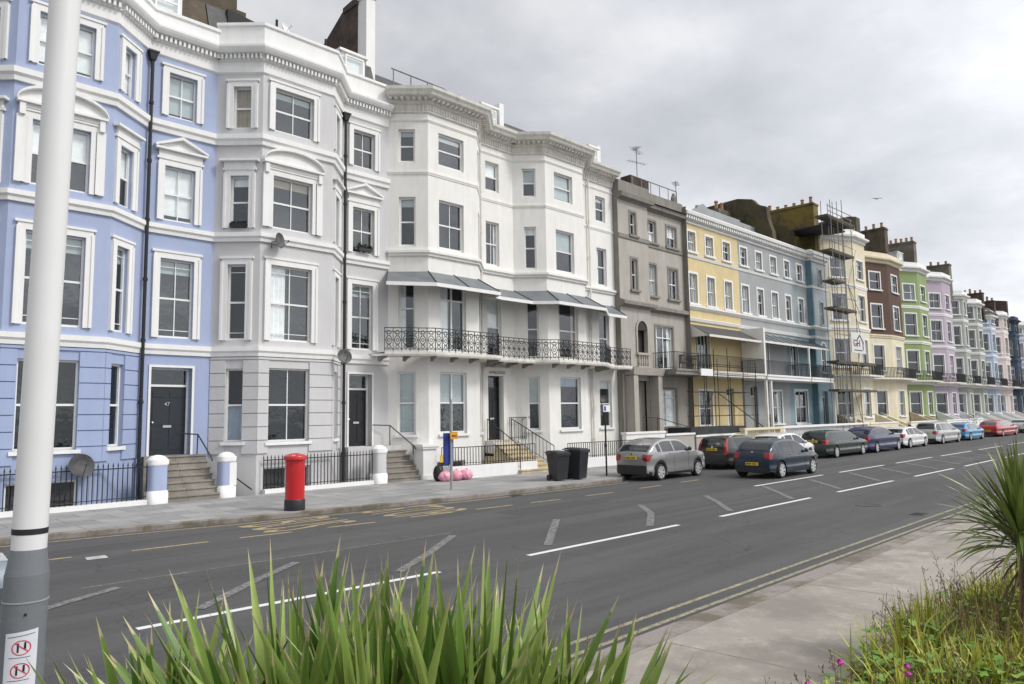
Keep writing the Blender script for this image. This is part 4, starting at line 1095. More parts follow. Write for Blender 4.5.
# ------------------------------------------------------------------ far bay-fronted houses
def far_house(name, label, x0, p1, p2, x3, x1, mats, lv=0, ztop=16.9, low=None, yb=23.0, corn='trim', flatwin=False, zoff=0.0, roofh=1.2, chk=None, balc=True, det=True, s=1.0, colwin='trim', cur=True):
    P = [(x0, YF), (p1, yb), (p2, yb), (x3, YF), (x1, YF)]
    P = [q for i, q in enumerate(P) if i == 0 or (Vector(q) - Vector(P[i - 1])).length > .05]
    root = empty(name, ((x0 + x1) / 2, YF, 0), label, 'house')
    Zs = [(2.0 , 4.3), (6.15, 8.45), (10.0, 12.2), (13.6, 15.2)]
    Zs = [((a - 1.5) * s + 1.5, (b - 1.5) * s + 1.5) for a, b in Zs]
    zt = (ztop - 1.5) * s + 1.5
    wsx = {}
    mats = mats if isinstance(mats, (list, tuple)) else [mats] * 4
    cuts = [-2.6, (5.2 - 1.5) * s + 1.5, (9.3 - 1.5) * s + 1.5, (12.9 - 1.5) * s + 1.5, zt]
    for i in range(len(P) - 1):
        F = frame(P[i], P[i + 1]); L = F.L; ww = 1.5 if L > 2.2 else .85
        if i == len(P) - 2 and not flatwin and L > .3: ww = .9
        if L < 1.1: continue
        wsx[i] = [(L / 2 - ww / 2, L / 2 + ww / 2, a, b, dict(sur='plain' if det else 'thin', bars=1 if (ww > 1.2 and random.random() < .2) else 0, gl='glassfar', surmat=colwin, cur=random.choice((None, None, ('blind', 'curtain'), ('sides', 'curtain'))) if cur else None)) for a, b in Zs]
    root2 = None
    for k in range(4):
        mb = MB()
        for i in range(len(P) - 1):
            F = frame(P[i], P[i + 1]); wall(mb, F, F.L, cuts[k], cuts[k + 1], [w[:4] for w in wsx.get(i, []) if cuts[k] < w[2] < cuts[k + 1]])
        mb.build('wall', M[mats[k]], root)
    for i, ws in wsx.items():
        F = frame(P[i], P[i + 1])
        for w in ws: window(root, F, *w[:4], **w[4])
    for k in (1, 2, 3):
        if corn == 'cream' and k == 3: continue
        band(root, P, cuts[k] - .15, cuts[k] + .15, .12 if k < 3 else .07, corn)
    mb = MB(); mb.sweep(P, [(0, zt - .5), (.1, zt - .45), (.12, zt - .25), (.4, zt - .15), (.42, zt), (.1, zt + .06), (.1, zt + .5), (-.25, zt + .5), (-.25, zt - .5)][::-1], closed=True); mb.build('cornice', M[corn], root)
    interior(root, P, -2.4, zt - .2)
    body(root, x0, x1, YF, zt + .4, mats[0], ridge=roofh)
    if balc:
        zb = (5.45 - 1.5) * s + 1.5
        bo = offset(P, .85); bo[0] = (bo[0][0] - .0, bo[0][1]); mb = MB()
        mb.sweep(P, [(0, zb - .2), (.85, zb - .14), (.85, zb), (0, zb)][::-1], closed=True)
        b_ = mb.build('balcony', M['whitedirty'], root)
        r_ = MB(); iron_railing(r_, offset(P, .8)[:-1] if len(P) > 3 else offset(P, .8), zb, .95, False, .2, r=.02)
        r_.build('balcony_railing', M['iron'], b_)
    return root
I_ = far_house('cream_house', 'cream bay-fronted house behind the tall scaffolding', 60.4, 63.4, 66.2, 67.6, 69.3, 'cream', ztop=17.2, yb=22.6, roofh=.8)
J_ = far_house('brown_house', 'brown bay-fronted house with cream lower storeys', 69.3, 73.0, 76.4, 78.0, 79.6, ['cream', 'cream', 'brown', 'brown'], ztop=16.6, corn='cream', roofh=1.2)
K_ = far_house('green_house', 'lime green bay-fronted house with white bands', 79.6, 81.9, 84.9, 86.6, 88.4, 'green', ztop=17.0, roofh=1.0)
L_ = far_house('mauve_house', 'mauve bay-fronted house with white bands', 88.4, 90.5, 93.7, 95.3, 96.9, 'purple', ztop=17.1, roofh=.8)
far_house('grey_green_house', 'grey green bay-fronted house next to the mauve house', 96.9, 98.2, 100.3, 101.6, 103.3, 'greygreen', ztop=15.9, roofh=.5, flatwin=True)
far_house('grey_green_house', 'second grey green house, next to the ice blue one', 103.3, 104.6, 107.0, 108.3, 110, 'greygreen', ztop=15.6, roofh=.5, s=1.0)
far_house('ice_blue_house', 'ice blue bay-fronted house with a dark pointed bay roof', 110, 111.2, 113.6, 114.8, 116.5, 'iceblue', ztop=14.6, roofh=1.0)
far_house('pale_pink_house', 'pale pinkish cream house between the ice blue and the navy house', 116.5, 118.2, 120.9, 122.2, 124, 'pink', ztop=15.3, roofh=.5)
far_house('navy_house', 'dark navy house near the right edge of the row', 124, 125.3, 127.8, 129.1, 130.6, 'navy', ztop=15.2, roofh=.5, corn='navy', colwin='navy')
far_house('grey_house', 'pale lilac grey house at the far end of the row', 130.6, 132, 134.6, 136, 138, 'iceblue', ztop=15.0, roofh=.5)
far_house('far_white_house', 'white house after the pale lilac grey one at the far end', 138, 139.4, 142, 143.4, 146, 'white', ztop=15.3, roofh=.5)
for root_, x, d in ((J_, 70.4, 23.9), (I_, 68.6, 23.9)): downpipe(root_, x, d, .3, 15.5, 'iron', False, .07)
mb = MB(); mb.hexa([(110.6, 22.6, 14.9), (114.2, 22.6, 14.9), (114.9, 24.1, 14.9), (110, 24.1, 14.9), (111.6, 23.4, 15.7), (113.2, 23.4, 15.7), (113.2, 24.1, 15.7), (111.6, 24.1, 15.7)])
mb.build('bay_roof', M['slate'], [o for o in COL.objects if o.name == 'ice_blue_house'][0])
# chimney stacks
chimney(Gh, 51.1, 55.3, 28, 28.8, 15, 18.3, 'brickgrey', 5, along='x')
def party_stack(parent, x, poly, mat, pots=4, th=.95, ytop=None):
    """tall party-wall stack: outline in (Y, z), thickness along the street"""
    n = len(poly); vs = [(x - th / 2, y, z) for y, z in poly] + [(x + th / 2, y, z) for y, z in poly]
    mb = MB(); mb.add(vs, [tuple(range(n)), tuple(range(2 * n - 1, n - 1, -1))] + [(i, n + i, n + (i + 1) % n, (i + 1) % n) for i in range(n)])
    c = mb.build('chimney', M[mat], parent)
    zt = max(z for y, z in poly); ys = [y for y, z in poly if z > zt - .25]
    if pots:
        k = MB(); k.box(x - th / 2 - .06, x + th / 2 + .06, min(ys) - .06, max(ys) + .06, zt - .25, zt - .1); k.build('chimney_cap', M[mat], c)
    for i in range(pots):
        p = MB(); h = random.choice((.35, .5, .6)); cy = min(ys) + (max(ys) - min(ys)) * (i + .5) / pots
        p.lathe((x, cy, zt - .03), [(.15, 0), (.12, h * .8), (.17, h * .86), (.12, h), (.02, h)], 9); p.build('chimney_pot', M['pot'], c, smooth=40)
    return c
party_stack(Gh, 53.2, [(24.5, 14.5), (24.6, 16.2), (24.9, 17.2), (25.0, 18.2), (25.7, 18.5), (26.1, 19.0), (27.3, 19.3), (30, 19.2), (30, 14.5)], 'brickmoss', 0, .6)
mb = MB()   # rounded chimney breast and ivy-dark wall behind the parapet
party_stack(Hh, 60.3, [(24.2, 14.5), (24.2, 19.75), (28.5, 19.8), (28.5, 14.5)], 'bricklichen', 6)
party_stack(Hh, 57.4, [(24.6, 14.5), (24.9, 17.0), (27, 18.2), (29, 18.2), (29, 14.5)], 'brickmoss', 0, .5)
party_stack(I_, 69.2, [(24.0, 15), (24.0, 20.1), (24.6, 20.25), (29, 20.2), (29, 15)], 'brickbrown', 0)
party_stack(J_, 79.5, [(24.9, 15), (24.9, 21.15), (29.5, 21.1), (29.5, 15)], 'brickbrown', 6)
party_stack(J_, 79.5, [(24.2, 15), (24.3, 17.6), (24.9, 18.6), (24.9, 15)], 'brickdark', 0, .9)
party_stack(K_, 88.3, [(24.8, 15), (24.8, 21.1), (27.5, 21.15), (27.5, 15)], 'brickgrey', 5)
party_stack(K_, 88.3, [(24.2, 15), (24.2, 17.4), (24.8, 18.2), (24.8, 15)], 'brickgrey', 0, .8)
party_stack(L_, 96.8, [(23.6, 15), (23.6, 19.4), (26, 19.6), (26, 15)], 'brickgrey', 3)
for nm_, xx, pl_ in (('grey_green_house', 103.3, [(23.7, 14), (23.7, 16.8), (25.6, 17.2), (25.6, 14)]), ('ice_blue_house', 110, [(23.3, 14), (23.3, 17.4), (25.6, 17.6), (25.6, 14)]), ('pale_pink_house', 117, [(23.5, 14), (23.5, 17.1), (25.8, 17.3), (25.8, 14)]), ('navy_house', 124, [(23.4, 14), (23.4, 17.8), (25.8, 18.2), (25.8, 14)])):
    party_stack([o for o in COL.objects if o.name == nm_][0], xx, pl_, 'brickdark', 4, .8)
dormer(K_, 81.4, 83, 24.6, 26, 17.3, 18.8); dormer(I_, 66.8, 68.6, 24.5, 26, 17.0, 18.6)
# sloping light roofs between the far stacks
for rt_, x0, x1, z_ in ((K_, 80.2, 87.8, 18.9), (L_, 89, 96.2, 18.6)):
    mb = MB(); mb.hexa([(x0, 25, z_ - 1.5), (x1, 25, z_ - 1.5), (x1, 28, z_ - 1.5), (x0, 28, z_ - 1.5), (x0, 25.6, z_ - .4), (x1, 25.6, z_ - .4), (x1, 28, z_ + .6), (x0, 28, z_ + .6)]); mb.build('attic_roof', M['slate'], rt_)
# ------------------------------------------------------------------ front gardens: railings, plinths, pillars, steps
def railing_thing(label, pl, z0, h, plinth=.14, pmat='trim', spike=True, group=None, step=.13, name='railings', pw=.26, fz=-.3):
    root = empty(name, (pl[0][0], pl[0][1], z0), label, 'railings', group)
    if plinth:
        p = MB(); p.sweep(pl, [(pw / 2, fz), (pw / 2, z0), (-pw / 2, z0), (-pw / 2, fz)][::-1], closed=True); p.build('plinth', M[pmat], root)
    b = MB(); iron_railing(b, pl, z0, h, False, step, spike=spike, r=.011); b.build('bars', M['iron'], root)
    return root
YR = 22.88
railing_thing('black spiked railings on a low white plinth in front of the blue house', [(1.0, YR), (7.85, YR)], .26, .95)
railing_thing('black spiked railings on a low white plinth behind the red post box', [(11.45, YR), (15.66, YR)], .26, .95)
railing_thing('black railings on the white garden wall beside the pink rubbish bags', [(18.55, 22.4), (18.7, 21.95), (23.15, 21.75)], .62, .72, fz=.05, spike=False, step=.15)
railing_thing('black railings on the white garden wall behind the slim sign post', [(25.3, 21.75), (31.9, 21.55)], .55, .72, fz=.05, spike=False, step=.15)

def gate_pillar(x0, x1, y0, y1, label, colA, colB=None, h=1.22, group=None):
    root = empty('gate_pillar', ((x0 + x1) / 2, (y0 + y1) / 2, .12), label, 'pillar', group)
    cx, cy = (x0 + x1) / 2, (y0 + y1) / 2; r = (x1 - x0) / 2
    def sq(k, z0, z1, rr, r2=None):
        mb = k; r2 = r2 or rr
        pts = lambda q, z: [(cx + q * math.copysign(abs(math.cos(a)) ** .55, math.cos(a)), cy + q * math.copysign(abs(math.sin(a)) ** .55, math.sin(a)), z) for a in [2 * PI * i / 24 for i in range(24)]]
        A_, B_ = pts(rr, z0), pts(r2, z1)
        mb.add(A_ + B_, [(i, (i + 1) % 24, 24 + (i + 1) % 24, 24 + i) for i in range(24)] + [tuple(range(24)), tuple(24 + i for i in range(24))])
    mb = MB(); sq(mb, .12, .45, r * 1.0); sq(mb, .45, .5, r * 1.0, r * .88); mb.build('base', M['trim'], root, smooth=35)
    mb = MB(); sq(mb, .5, h, r * .87); mb.build('shaft', M[colA], root, smooth=35)
    if colB:
        mb = MB(); mb.box(cx + r * .05, cx + r * .885, cy - r * .885, cy + r * .885, .5, h - .02); mb.build('painted_half', M[colB], root)
    mb = MB(); sq(mb, h, h + .05, r * .9, r); sq(mb, h + .05, h + .17, r * 1.0)
    mb.lathe((cx, cy, h + .17), [(r * .97, 0), (r * .9, .04), (r * .72, .085), (r * .45, .12), (r * .2, .135), (.01, .14)], 24)
    mb.build('cap', M['trim'], root, smooth=35)
    return root
gate_pillar(7.85, 8.42, 22.6, 23.15, 'blue gate pillar with white domed cap, left of the blue house steps', 'blue', group=None)
gate_pillar(9.93, 10.47, 22.6, 23.15, 'gate pillar painted half blue half white with domed cap, between blue and grey houses', 'blue', 'trim')
gate_pillar(15.66, 16.22, 22.6, 23.15, 'pale grey gate pillar with domed cap at the end of the railings behind the post box', 'grey')
pc = empty('gate_pillar', (18.1, 22.8, .12), 'square white gate pillar right of the grey house steps', 'pillar')
mb = MB(); mb.box(17.75, 18.5, 22.55, 23.2, .12, .3); mb.box(17.8, 18.45, 22.6, 23.15, .3, 1.3); mb.build('shaft', M['trim'], pc)
mb = MB(); mb.box(17.73, 18.52, 22.53, 23.22, 1.3, 1.38); mb.box(17.69, 18.56, 22.49, 23.26, 1.38, 1.48); mb.build('cap', M['trim'], pc)

def steps(name, label, x0, x1, yfront, yback, z0, z1, n, mat='stone', landing=None, spl=0, flank=None, flankmat='trim', lmat='grey'):
    root = empty(name, ((x0 + x1) / 2, yfront, z0), label, 'steps')
    mb = MB(); rise = (z1 - z0) / n; tr = (yback - yfront) / n
    for i in range(n):
        y = yfront + tr * i; s_ = spl * (n - i) / n
        zt = z0 + rise * (i + 1)
        mb.box(x0 - s_, x1 + s_, y, yback + .3, zt - rise, zt - .05)
        mb.box(x0 - s_ - .015, x1 + s_ + .015, y - .035, yback + .3, zt - .05, zt)
    mb.build('treads', M[mat], root)
    if landing: lb_ = MB(); lb_.box(landing[0], landing[1], landing[2], landing[3], z0 - 2, z1 - .003); lb_.build('landing', M[lmat], root)
    if flank:
        for xs in ((x0 - spl - flank, x0 - spl), (x1 + spl, x1 + spl + flank)):
            f = MB(); f.hexa([(xs[0], yfront, z0), (xs[1], yfront, z0), (xs[1], yback + .3, z0), (xs[0], yback + .3, z0), (xs[0], yfront, z0 + .75), (xs[1], yfront, z0 + .75), (xs[1], yback + .3, z1 + .75), (xs[0], yback + .3, z1 + .75)])
            f.build('flank_wall', M[flankmat], root)
    return root
steps('front_steps', 'worn stone steps up to the black door numbered 47 of the blue house', 8.42, 9.93, 22.72, 23.98, .12, 1.45, 7, landing=(8.1, 10.0, 23.9, 24.6), lmat='stone')
steps('front_steps', 'worn stone steps up to the door of the pale grey house', 16.24, 17.78, 22.72, 23.98, .12, 1.45, 7, landing=(15.2, 17.8, 23.75, 24.6))
steps('front_steps', 'yellowish stone steps up to the long narrow door of the white house', 22.55, 23.65, 21.5, 23.7, .12, 1.45, 8, 'stoneyellow', (22.3, 24.0, 23.4, 24.5), spl=.5)
def handrail(label, pts, posts, r=.022, name='handrail'):
    root = empty(name, pts[0], label, 'handrail')
    mb = MB(); mb.tube(pts, r, 8); mb.build('rail', M['iron'], root, smooth=50)
    for p in posts:
        q = MB(); q.tube([p[0], p[1]], .018, 6); q.build('post', M['iron'], root)
    return root
handrail('bent black handrail on the right of the blue house steps', [(9.2, 23.9, 2.12), (9.65, 23.75, 2.08), (9.82, 23.1, 1.38), (9.84, 23.05, 1.26)], [((9.65, 23.75, 2.08), (9.65, 23.78, 1.45))])
handrail('bent black handrail on the right of the pale grey house steps', [(16.4, 23.95, 2.25), (17.1, 23.8, 2.22), (17.68, 23.0, 1.4), (17.7, 22.95, 1.3)], [((17.1, 23.8, 2.22), (17.1, 23.8, 1.45)), ((17.66, 23.05, 1.45), (17.66, 23.05, 1.1))])
handrail('black handrail going down to the basement beside the grey bay', [(10.5, 23.0, .75), (11.1, 22.95, .28)], [])
def stair_rail(label, x, ya, za, yb, zb, xb=None, h=.95):
    xb = xb if xb is not None else x
    root = empty('stair_railing', (x, ya, za), label, 'railing')
    mb = MB(); mb.tube([(x, ya, za + h), (xb, yb, zb + h)], .02, 6); mb.tube([(x, ya, za + .1), (xb, yb, zb + .1)], .012, 5)
    n = 12
    for i in range(n + 1):
        f_ = i / n; xx, yy, z_ = x + (xb - x) * f_, ya + (yb - ya) * f_, za + (zb - za) * f_
        mb.tube([(xx, yy, z_), (xx, yy, z_ + h)], .011 if i % 6 else .018, 5)
    mb.build('bars', M['iron'], root); return root
stair_rail('black stair railing on the left of the yellowish stone steps', 22.4, 23.9, 1.45, 21.6, .3, 22.1)
stair_rail('black stair railing on the right of the yellowish stone steps', 23.7, 23.7, 1.45, 21.6, .25, 24.2)
stair_rail('upper black landing railing beside the long narrow door', 23.8, 23.9, 1.45, 23.7, 1.45, 25.2, 1.0)

def garden_wall(label, x0, x1, y, z1, mat='white', cope=True, balus=False, name='garden_wall', th=.25, y1=None, z0=.1):
    root = empty(name, ((x0 + x1) / 2, y, z0), label, 'wall')
    y1 = y if y1 is None else y1
    def hx(mb, a, b, za, zb, t0, t1): mb.hexa([(a, y + (y1 - y) * (a - x0) / (x1 - x0) + t0, za), (b, y + (y1 - y) * (b - x0) / (x1 - x0) + t0, za), (b, y + (y1 - y) * (b - x0) / (x1 - x0) + t1, za), (a, y + (y1 - y) * (a - x0) / (x1 - x0) + t1, za), (a, y + (y1 - y) * (a - x0) / (x1 - x0) + t0, zb), (b, y + (y1 - y) * (b - x0) / (x1 - x0) + t0, zb), (b, y + (y1 - y) * (b - x0) / (x1 - x0) + t1, zb), (a, y + (y1 - y) * (a - x0) / (x1 - x0) + t1, zb)])
    mb = MB()
    if balus:
        hx(mb, x0, x1, z0, z1 - .75, 0, th); mb.build('wall', M[mat], root)
        b = MB(); n = int((x1 - x0) / .26)
        for i in range(n):
            b.lathe((x0 + .15 + i * (x1 - x0 - .3) / (n - 1), y + th / 2, z1 - .75), [(.05, 0), (.05, .05), (.03, .1), (.075, .28), (.035, .48), (.05, .55), (.05, .62)], 8)
        b.build('balusters', M[mat], root, smooth=40)
        c = MB(); hx(c, x0 - .05, x1 + .05, z1 - .14, z1, -.05, th + .05)
        for xx in (x0, x1 - .3): c.box(xx, xx + .3, y - .03, y + th + .03, z0, z1 - .14)
        c.build('coping', M[mat], root)
    else:
        hx(mb, x0, x1, z0, z1 - (.1 if cope else 0), 0, th); mb.build('wall', M[mat], root)
        if cope: c = MB(); hx(c, x0 - .05, x1 + .05, z1 - .1, z1, -.05, th + .05); c.build('coping', M['trim'], root)
    return root
garden_wall('low white garden wall behind the pink rubbish bags', 18.6, 23.15, 21.83, .62, 'white', False, y1=21.62, th=.26)
garden_wall('low white garden wall behind the two black wheelie bins and the sign post', 25.25, 31.95, 21.63, .56, 'white', False, y1=21.43, th=.26)
garden_wall('white rendered wall with broad coping in front of the taupe house', 29.9, 33.3, 21.9, 1.62, 'white')
garden_wall('pale wall with coping beside the taupe house porch steps', 33.4, 36.2, 21.9, 1.45, 'taupe')
garden_wall('pale wall under the black sheeted scaffold deck', 36.4, 40.9, 21.9, 1.3, 'taupe')
garden_wall('cream yellow balustrade wall in front of the yellow house scaffold', 41.0, 46.0, 21.4, 1.58, 'cream', balus=True)
garden_wall('long white balustrade wall in front of the lilac and pale blue houses', 46.3, 61.6, 21.5, 1.6, 'trim', balus=True)
garden_wall('low cream wall at the foot of the cream house', 61.9, 68.5, 21.5, 1.55, 'cream')
garden_wall('low pale wall at the foot of the brown house', 71.5, 79, 21.4, 1.5, 'whitedirty')
garden_wall('low white wall at the foot of the green and mauve houses', 82, 96, 21.3, 1.5, 'trim')
handrail('curved black handrail by the taupe house porch', [(33.5, 23.4, 2.35), (34.6, 23.2, 2.3), (36.0, 22.0, 1.75), (36.6, 21.9, 1.55)], [((34.6, 23.2, 2.3), (34.6, 23.2, 1.3))])
steps('front_steps', 'steps between walls up to the taupe house porch', 33.0, 34.6, 22.2, 23.6, .12, 1.45, 7, flank=.0, landing=(32.5, 35, 23.4, 24.6))
for x0_, lb, fm in ((61.0, 'sandy stone steps with sloping sides before the cream house', 'stoneyellow'), (69.6, 'sandy stone steps with sloping sides before the brown house', 'cream'), (79.8, 'pale orange stone steps with sloping sides before the green house', 'stoneyellow'), (88.6, 'white steps with sloping sides before the mauve house', 'trim'),
                    (97.2, 'white steps with sloping sides before the first grey green house', 'trim'), (103.6, 'white steps with sloping sides before the second grey green house', 'trim'), (110.4, 'white steps with sloping sides before the ice blue house', 'trim'), (117, 'white steps with sloping sides before the pale pink house', 'trim'), (124.4, 'white steps with sloping sides before the navy house', 'trim')):
    steps('front_steps', lb, x0_ + .3, x0_ + 1.9, 20.8, 23.6, .12, 1.6, 8, 'stoneyellow', flank=.3, flankmat=fm)

# ------------------------------------------------------------------ scaffolds
def scaffold_tube(root, a, b, name, r=.026, mat='galv'):
    mb = MB(); mb.tube([a, b], r, 6); return mb.build(name, M[mat], root)
SY = empty('scaffold', (40, 22, .1), 'low tube scaffold over the front area of the yellow house', 'scaffolding')
for x_ in (37.9, 39.2, 40.4, 42.3, 43.9):
    for y_ in (22.0, 22.9):
        scaffold_tube(SY, (x_, y_, .1), (x_, y_, 5.7 if x_ != 40.4 else 6.4), 'standard', mat='darkmesh')
for z_ in (2.35, 2.95, 3.75, 4.75, 5.35):
    for y_ in (22.03, 22.87):
        scaffold_tube(SY, (37.2, y_, z_), (44.2, y_, z_), 'ledger', mat='darkmesh')
scaffold_tube(SY, (38.9, 21.97, 3.75), (44.6, 21.97, 1.6), 'brace', mat='darkmesh'); scaffold_tube(SY, (37.1, 21.97, 2.2), (38.6, 21.97, 3.7), 'brace', mat='darkmesh')
mb = MB(); mb.box(35.9, 42.2, 21.9, 23.4, 1.32, 1.72); mb.build('sheeted_deck', M['darkmesh'], SY)
mb = MB(); mb.box(37.3, 38.6, 21.95, 22.05, 4.65, 5.05); mb.build('white_toe_board', M['trim'], SY)

ST = empty('scaffold', (59, 22, .1), 'tall tube scaffold tower in front of the cream house and teal bay', 'scaffolding')
xs_ = (56.3, 57.6, 58.6, 60.3)
for i, x_ in enumerate(xs_):
    for y_ in (21.5, 22.2):
        scaffold_tube(ST, (x_, y_, .1), (x_, y_, (18.4, 18.7, 19.0, 18.0)[i] + random.uniform(-.2, .3)), 'standard', .03)
for z_ in (2.2, 4.0, 6.1, 7.9, 8.3, 10.2, 11.2, 12.3, 14.6, 15.4, 17.2, 17.7, 18.1):
    for y_ in ((21.5, 22.2) if z_ in (6.1, 10.2, 14.6, 17.2) else (21.5,)):
        scaffold_tube(ST, (55.9, y_, z_), (60.6 if z_ > 7 else 63.3, y_, z_ + .02), 'ledger', .03)
for k, (z0_, z1_) in enumerate(((.2, 4), (4, 8), (8.3, 12.3), (12.3, 15.4), (10.2, 12.3), (15.4, 17.2))):
    a_, b_ = (58.9, 61.0) if k % 2 else (61.0, 58.9)
    scaffold_tube(ST, (a_, 21.46, z0_), (b_, 21.46, z1_), 'brace', .024)
for x0_, x1_, z_ in ((56.2, 64, 6.15), (56.3, 60.4, 10.25), (56.3, 58.4, 12.35), (56, 60.6, 14.65), (55.6, 61.0, 17.25), (56.3, 63.8, 4.0)):
    mb = MB(); mb.box(x0_, x1_, 21.45, 22.4, z_, z_ + .16); mb.build('boarded_deck', M['board'], ST)
mb = MB(); mb.box(57.3, 61.0, 22.2, 25.5, 17.0, 17.12); mb.build('roof_sheeting', M['darkmesh'], ST)
mb = MB(); mb.box(58.6, 61.5, 21.36, 21.42, 7.0, 8.6); bn = mb.build('banner', flat('white_banner', (.62, .62, .63), .6, var=.05), ST)
F = frame((58.6, 21.35), (61.5, 21.35))
numtext(ST, 'GH', F, 1.05, .01, 7.75, .75, flat('banner_red', (.16, .03, .05), .6), 'banner_lettering', 1.3)
mb = MB(); mb.obox(F, .3, .4, .012, 0, 8.0, 8.05)
for a, b in (((1.1, 8.1), (1.75, 8.5)), ((1.75, 8.5), (2.5, 7.9))):
    mb.prism(F, [(a[0], a[1]), (b[0], b[1]), (b[0], b[1] - .13), (a[0], a[1] - .13)], .012, 0)
mb.obox(F, 2.3, 2.42, .012, 0, 7.3, 8.0)
mb.obox(F, .55, 2.2, .012, 0, 7.2, 7.26)
mb.build('banner_emblem', M['iron'], ST)
# potted plants at doors
def pot_plant(label, x, y, z, h=.7, r=.4, colors=('leafdark',)):
    root = empty('potted_plant', (x, y, z), label, 'plant')
    mb = MB(); mb.lathe((x, y, z), [(.14, 0), (.2, .3), (.22, .34), (.19, .34), (.02, .3)], 12); mb.build('pot', M['pot'], root)
    f = MB()
    for k in range(240):
        d = Vector((random.gauss(0, 1), random.gauss(0, 1), random.gauss(0, 1))).normalized() * r * random.random() ** .4
        c = Vector((x, y, z + .34 + h / 2)) + Vector((d.x, d.y, d.z * h / (2 * r)))
        e = Vector((random.uniform(-1, 1), random.uniform(-1, 1), random.uniform(-1, 1))).normalized(); g2 = e.cross(Vector((random.random(), random.random(), 1))).normalized()
        l = random.uniform(.05, .1); f.quad(c - e * l, c + g2 * l * .4, c + e * l, c - g2 * l * .4)
    f.build('foliage', M['leafdark'], root); return root
M['leafdark'] = flat('dark_shrub_leaf', (.035, .06, .022), .5, var=.4)
pot_plant('bushy potted shrub by the doorway of the pale blue house', 59.0, 22.6, .5, 1.3, .5)
pot_plant('small potted shrub between the lilac grey house door and window', 48.9, 23.4, 1.2, .9, .35)
for (px_, pz_, lb) in ((16.25, 9.0, 'dark window box plant on the second floor sill beside the downpipe of the grey house'),):
    root = empty('window_box', (16.0, 23.95, 9.0), lb, 'window box')
    mb = MB(); mb.box(15.75, 16.35, 23.93, 24.07, 9.0, 9.12); mb.build('trough', M['iron'], root)
    f = MB()
    for k in range(160):
        c = Vector((random.uniform(15.7, 16.4), 24 + random.uniform(-.08, .06), 9.12 + abs(random.gauss(0, .08)))); e = Vector((random.uniform(-1, 1), random.uniform(-1, 1), random.uniform(-1, 1))).normalized(); g2 = e.cross(Vector((0, .3, 1))).normalized(); l = .05
        f.quad(c - e * l, c + g2 * l * .5, c + e * l, c - g2 * l * .5)
    f.build('foliage', M['leafdark'], root)
root = empty('window_box', (10.85, 23.3, 8.9), 'dark window box on the second floor sill left of the grey bay front', 'window box')
mb = MB(); F = FB[0]; mb.obox(F, .55, 1.1, .12, -.02, 8.93, 9.08); mb.build('trough', M['iron'], root)
f = MB()
for k in range(90):
    c = Vector(F(random.uniform(.55, 1.1), .05, 9.08 + random.random() * .06)); e = Vector((random.uniform(-1, 1), random.uniform(-1, 1), random.uniform(-1, 1))).normalized(); g2 = e.cross(Vector((0, .3, 1))).normalized(); l = .04
    f.quad(c - e * l, c + g2 * l * .5, c + e * l, c - g2 * l * .5)
f.build('foliage', M['leafdark'], root)

# ------------------------------------------------------------------ street furniture
red = flat('post_box_red', (.5, .012, .018), .35, var=.08, coat=.3)
PB = empty('post_box', (9.95, 18.1, .12), 'red pillar post box with black base by the kerb', 'post box')
mb = MB(); mb.lathe((9.95, 18.1, .12), [(.27, 0), (.27, .26), (.255, .29)], 32); mb.build('base', M['iron'], PB, smooth=40)
mb = MB(); mb.lathe((9.95, 18.1, .12), [(.252, .27), (.252, 1.24), (.262, 1.25), (.262, 1.3), (.3, 1.32), (.305, 1.39), (.29, 1.42), (.2, 1.46), (.08, 1.49), (.01, 1.495)], 36); mb.build('body', red, PB, smooth=35)
mb = MB(); F = frame((10.07, 18.33), (9.83, 18.33)); mb.obox(F, 0, .24, .03, -.01, 1.2, 1.24); mb.build('slot', M['iron'], PB)
mb = MB(); mb.obox(F, -.03, .27, .022, -.03, .5, 1.1); mb.build('door', red, PB)

BS = empty('bus_stop', (15.97, 18.8, .12), 'grey bus stop pole with small yellow plate and tall blue timetable case', 'bus stop')
galvp = flat('grey_painted_pole', (.3, .31, .31), .5, var=.15, sc=4)
mb = MB(); mb.tube([(15.97, 18.8, .12), (15.97, 18.8, 3.1)], .045, 12); mb.build('pole', galvp, BS, smooth=40)
mb = MB(); mb.obox(frame((15.84, 18.7), (16.12, 18.66)), 0, .28, .03, 0, 1.78, 2.02); mb.build('yellow_plate', flat('sign_orange', (.62, .3, .02), .5, var=.05), BS)
mb = MB(); F = frame((15.76, 18.92), (16.1, 18.87)); mb.obox(F, 0, .34, .05, -.05, .95, 1.98); mb.build('timetable_case', flat('timetable_blue', (.015, .035, .25), .4, var=.05), BS)
mb = MB(); F2 = frame((15.8, 18.665), (16.15, 18.625)); 
for k in range(4): mb.obox(F2, .09 + k * .05, .12 + k * .05, .004, 0, 1.86, 1.91)
mb.build('plate_marks', M['iron'], BS)
SP = empty('sign_post', (23.3, 18.06, .12), 'slim dark sign post with small white parking plate by the silver crossover', 'sign')
mb = MB(); mb.tube([(23.3, 18.06, .12), (23.3, 18.06, 2.85)], .035, 10); mb.lathe((23.3, 18.06, 1.3), [(.05, -.06), (.05, .06)], 10); mb.build('post', M['iron'], SP, smooth=40)
mb = MB(); F = frame((23.1, 18.0), (23.5, 17.98)); mb.obox(F, 0, .4, .02, 0, 2.62, 2.88); mb.build('plate', M['frame'], SP)
mb = MB(); mb.obox(F, .04, .16, .024, .02, 2.66, 2.84); mb.build('plate_symbol', flat('sign_blue', (.03, .08, .4), .5), SP)

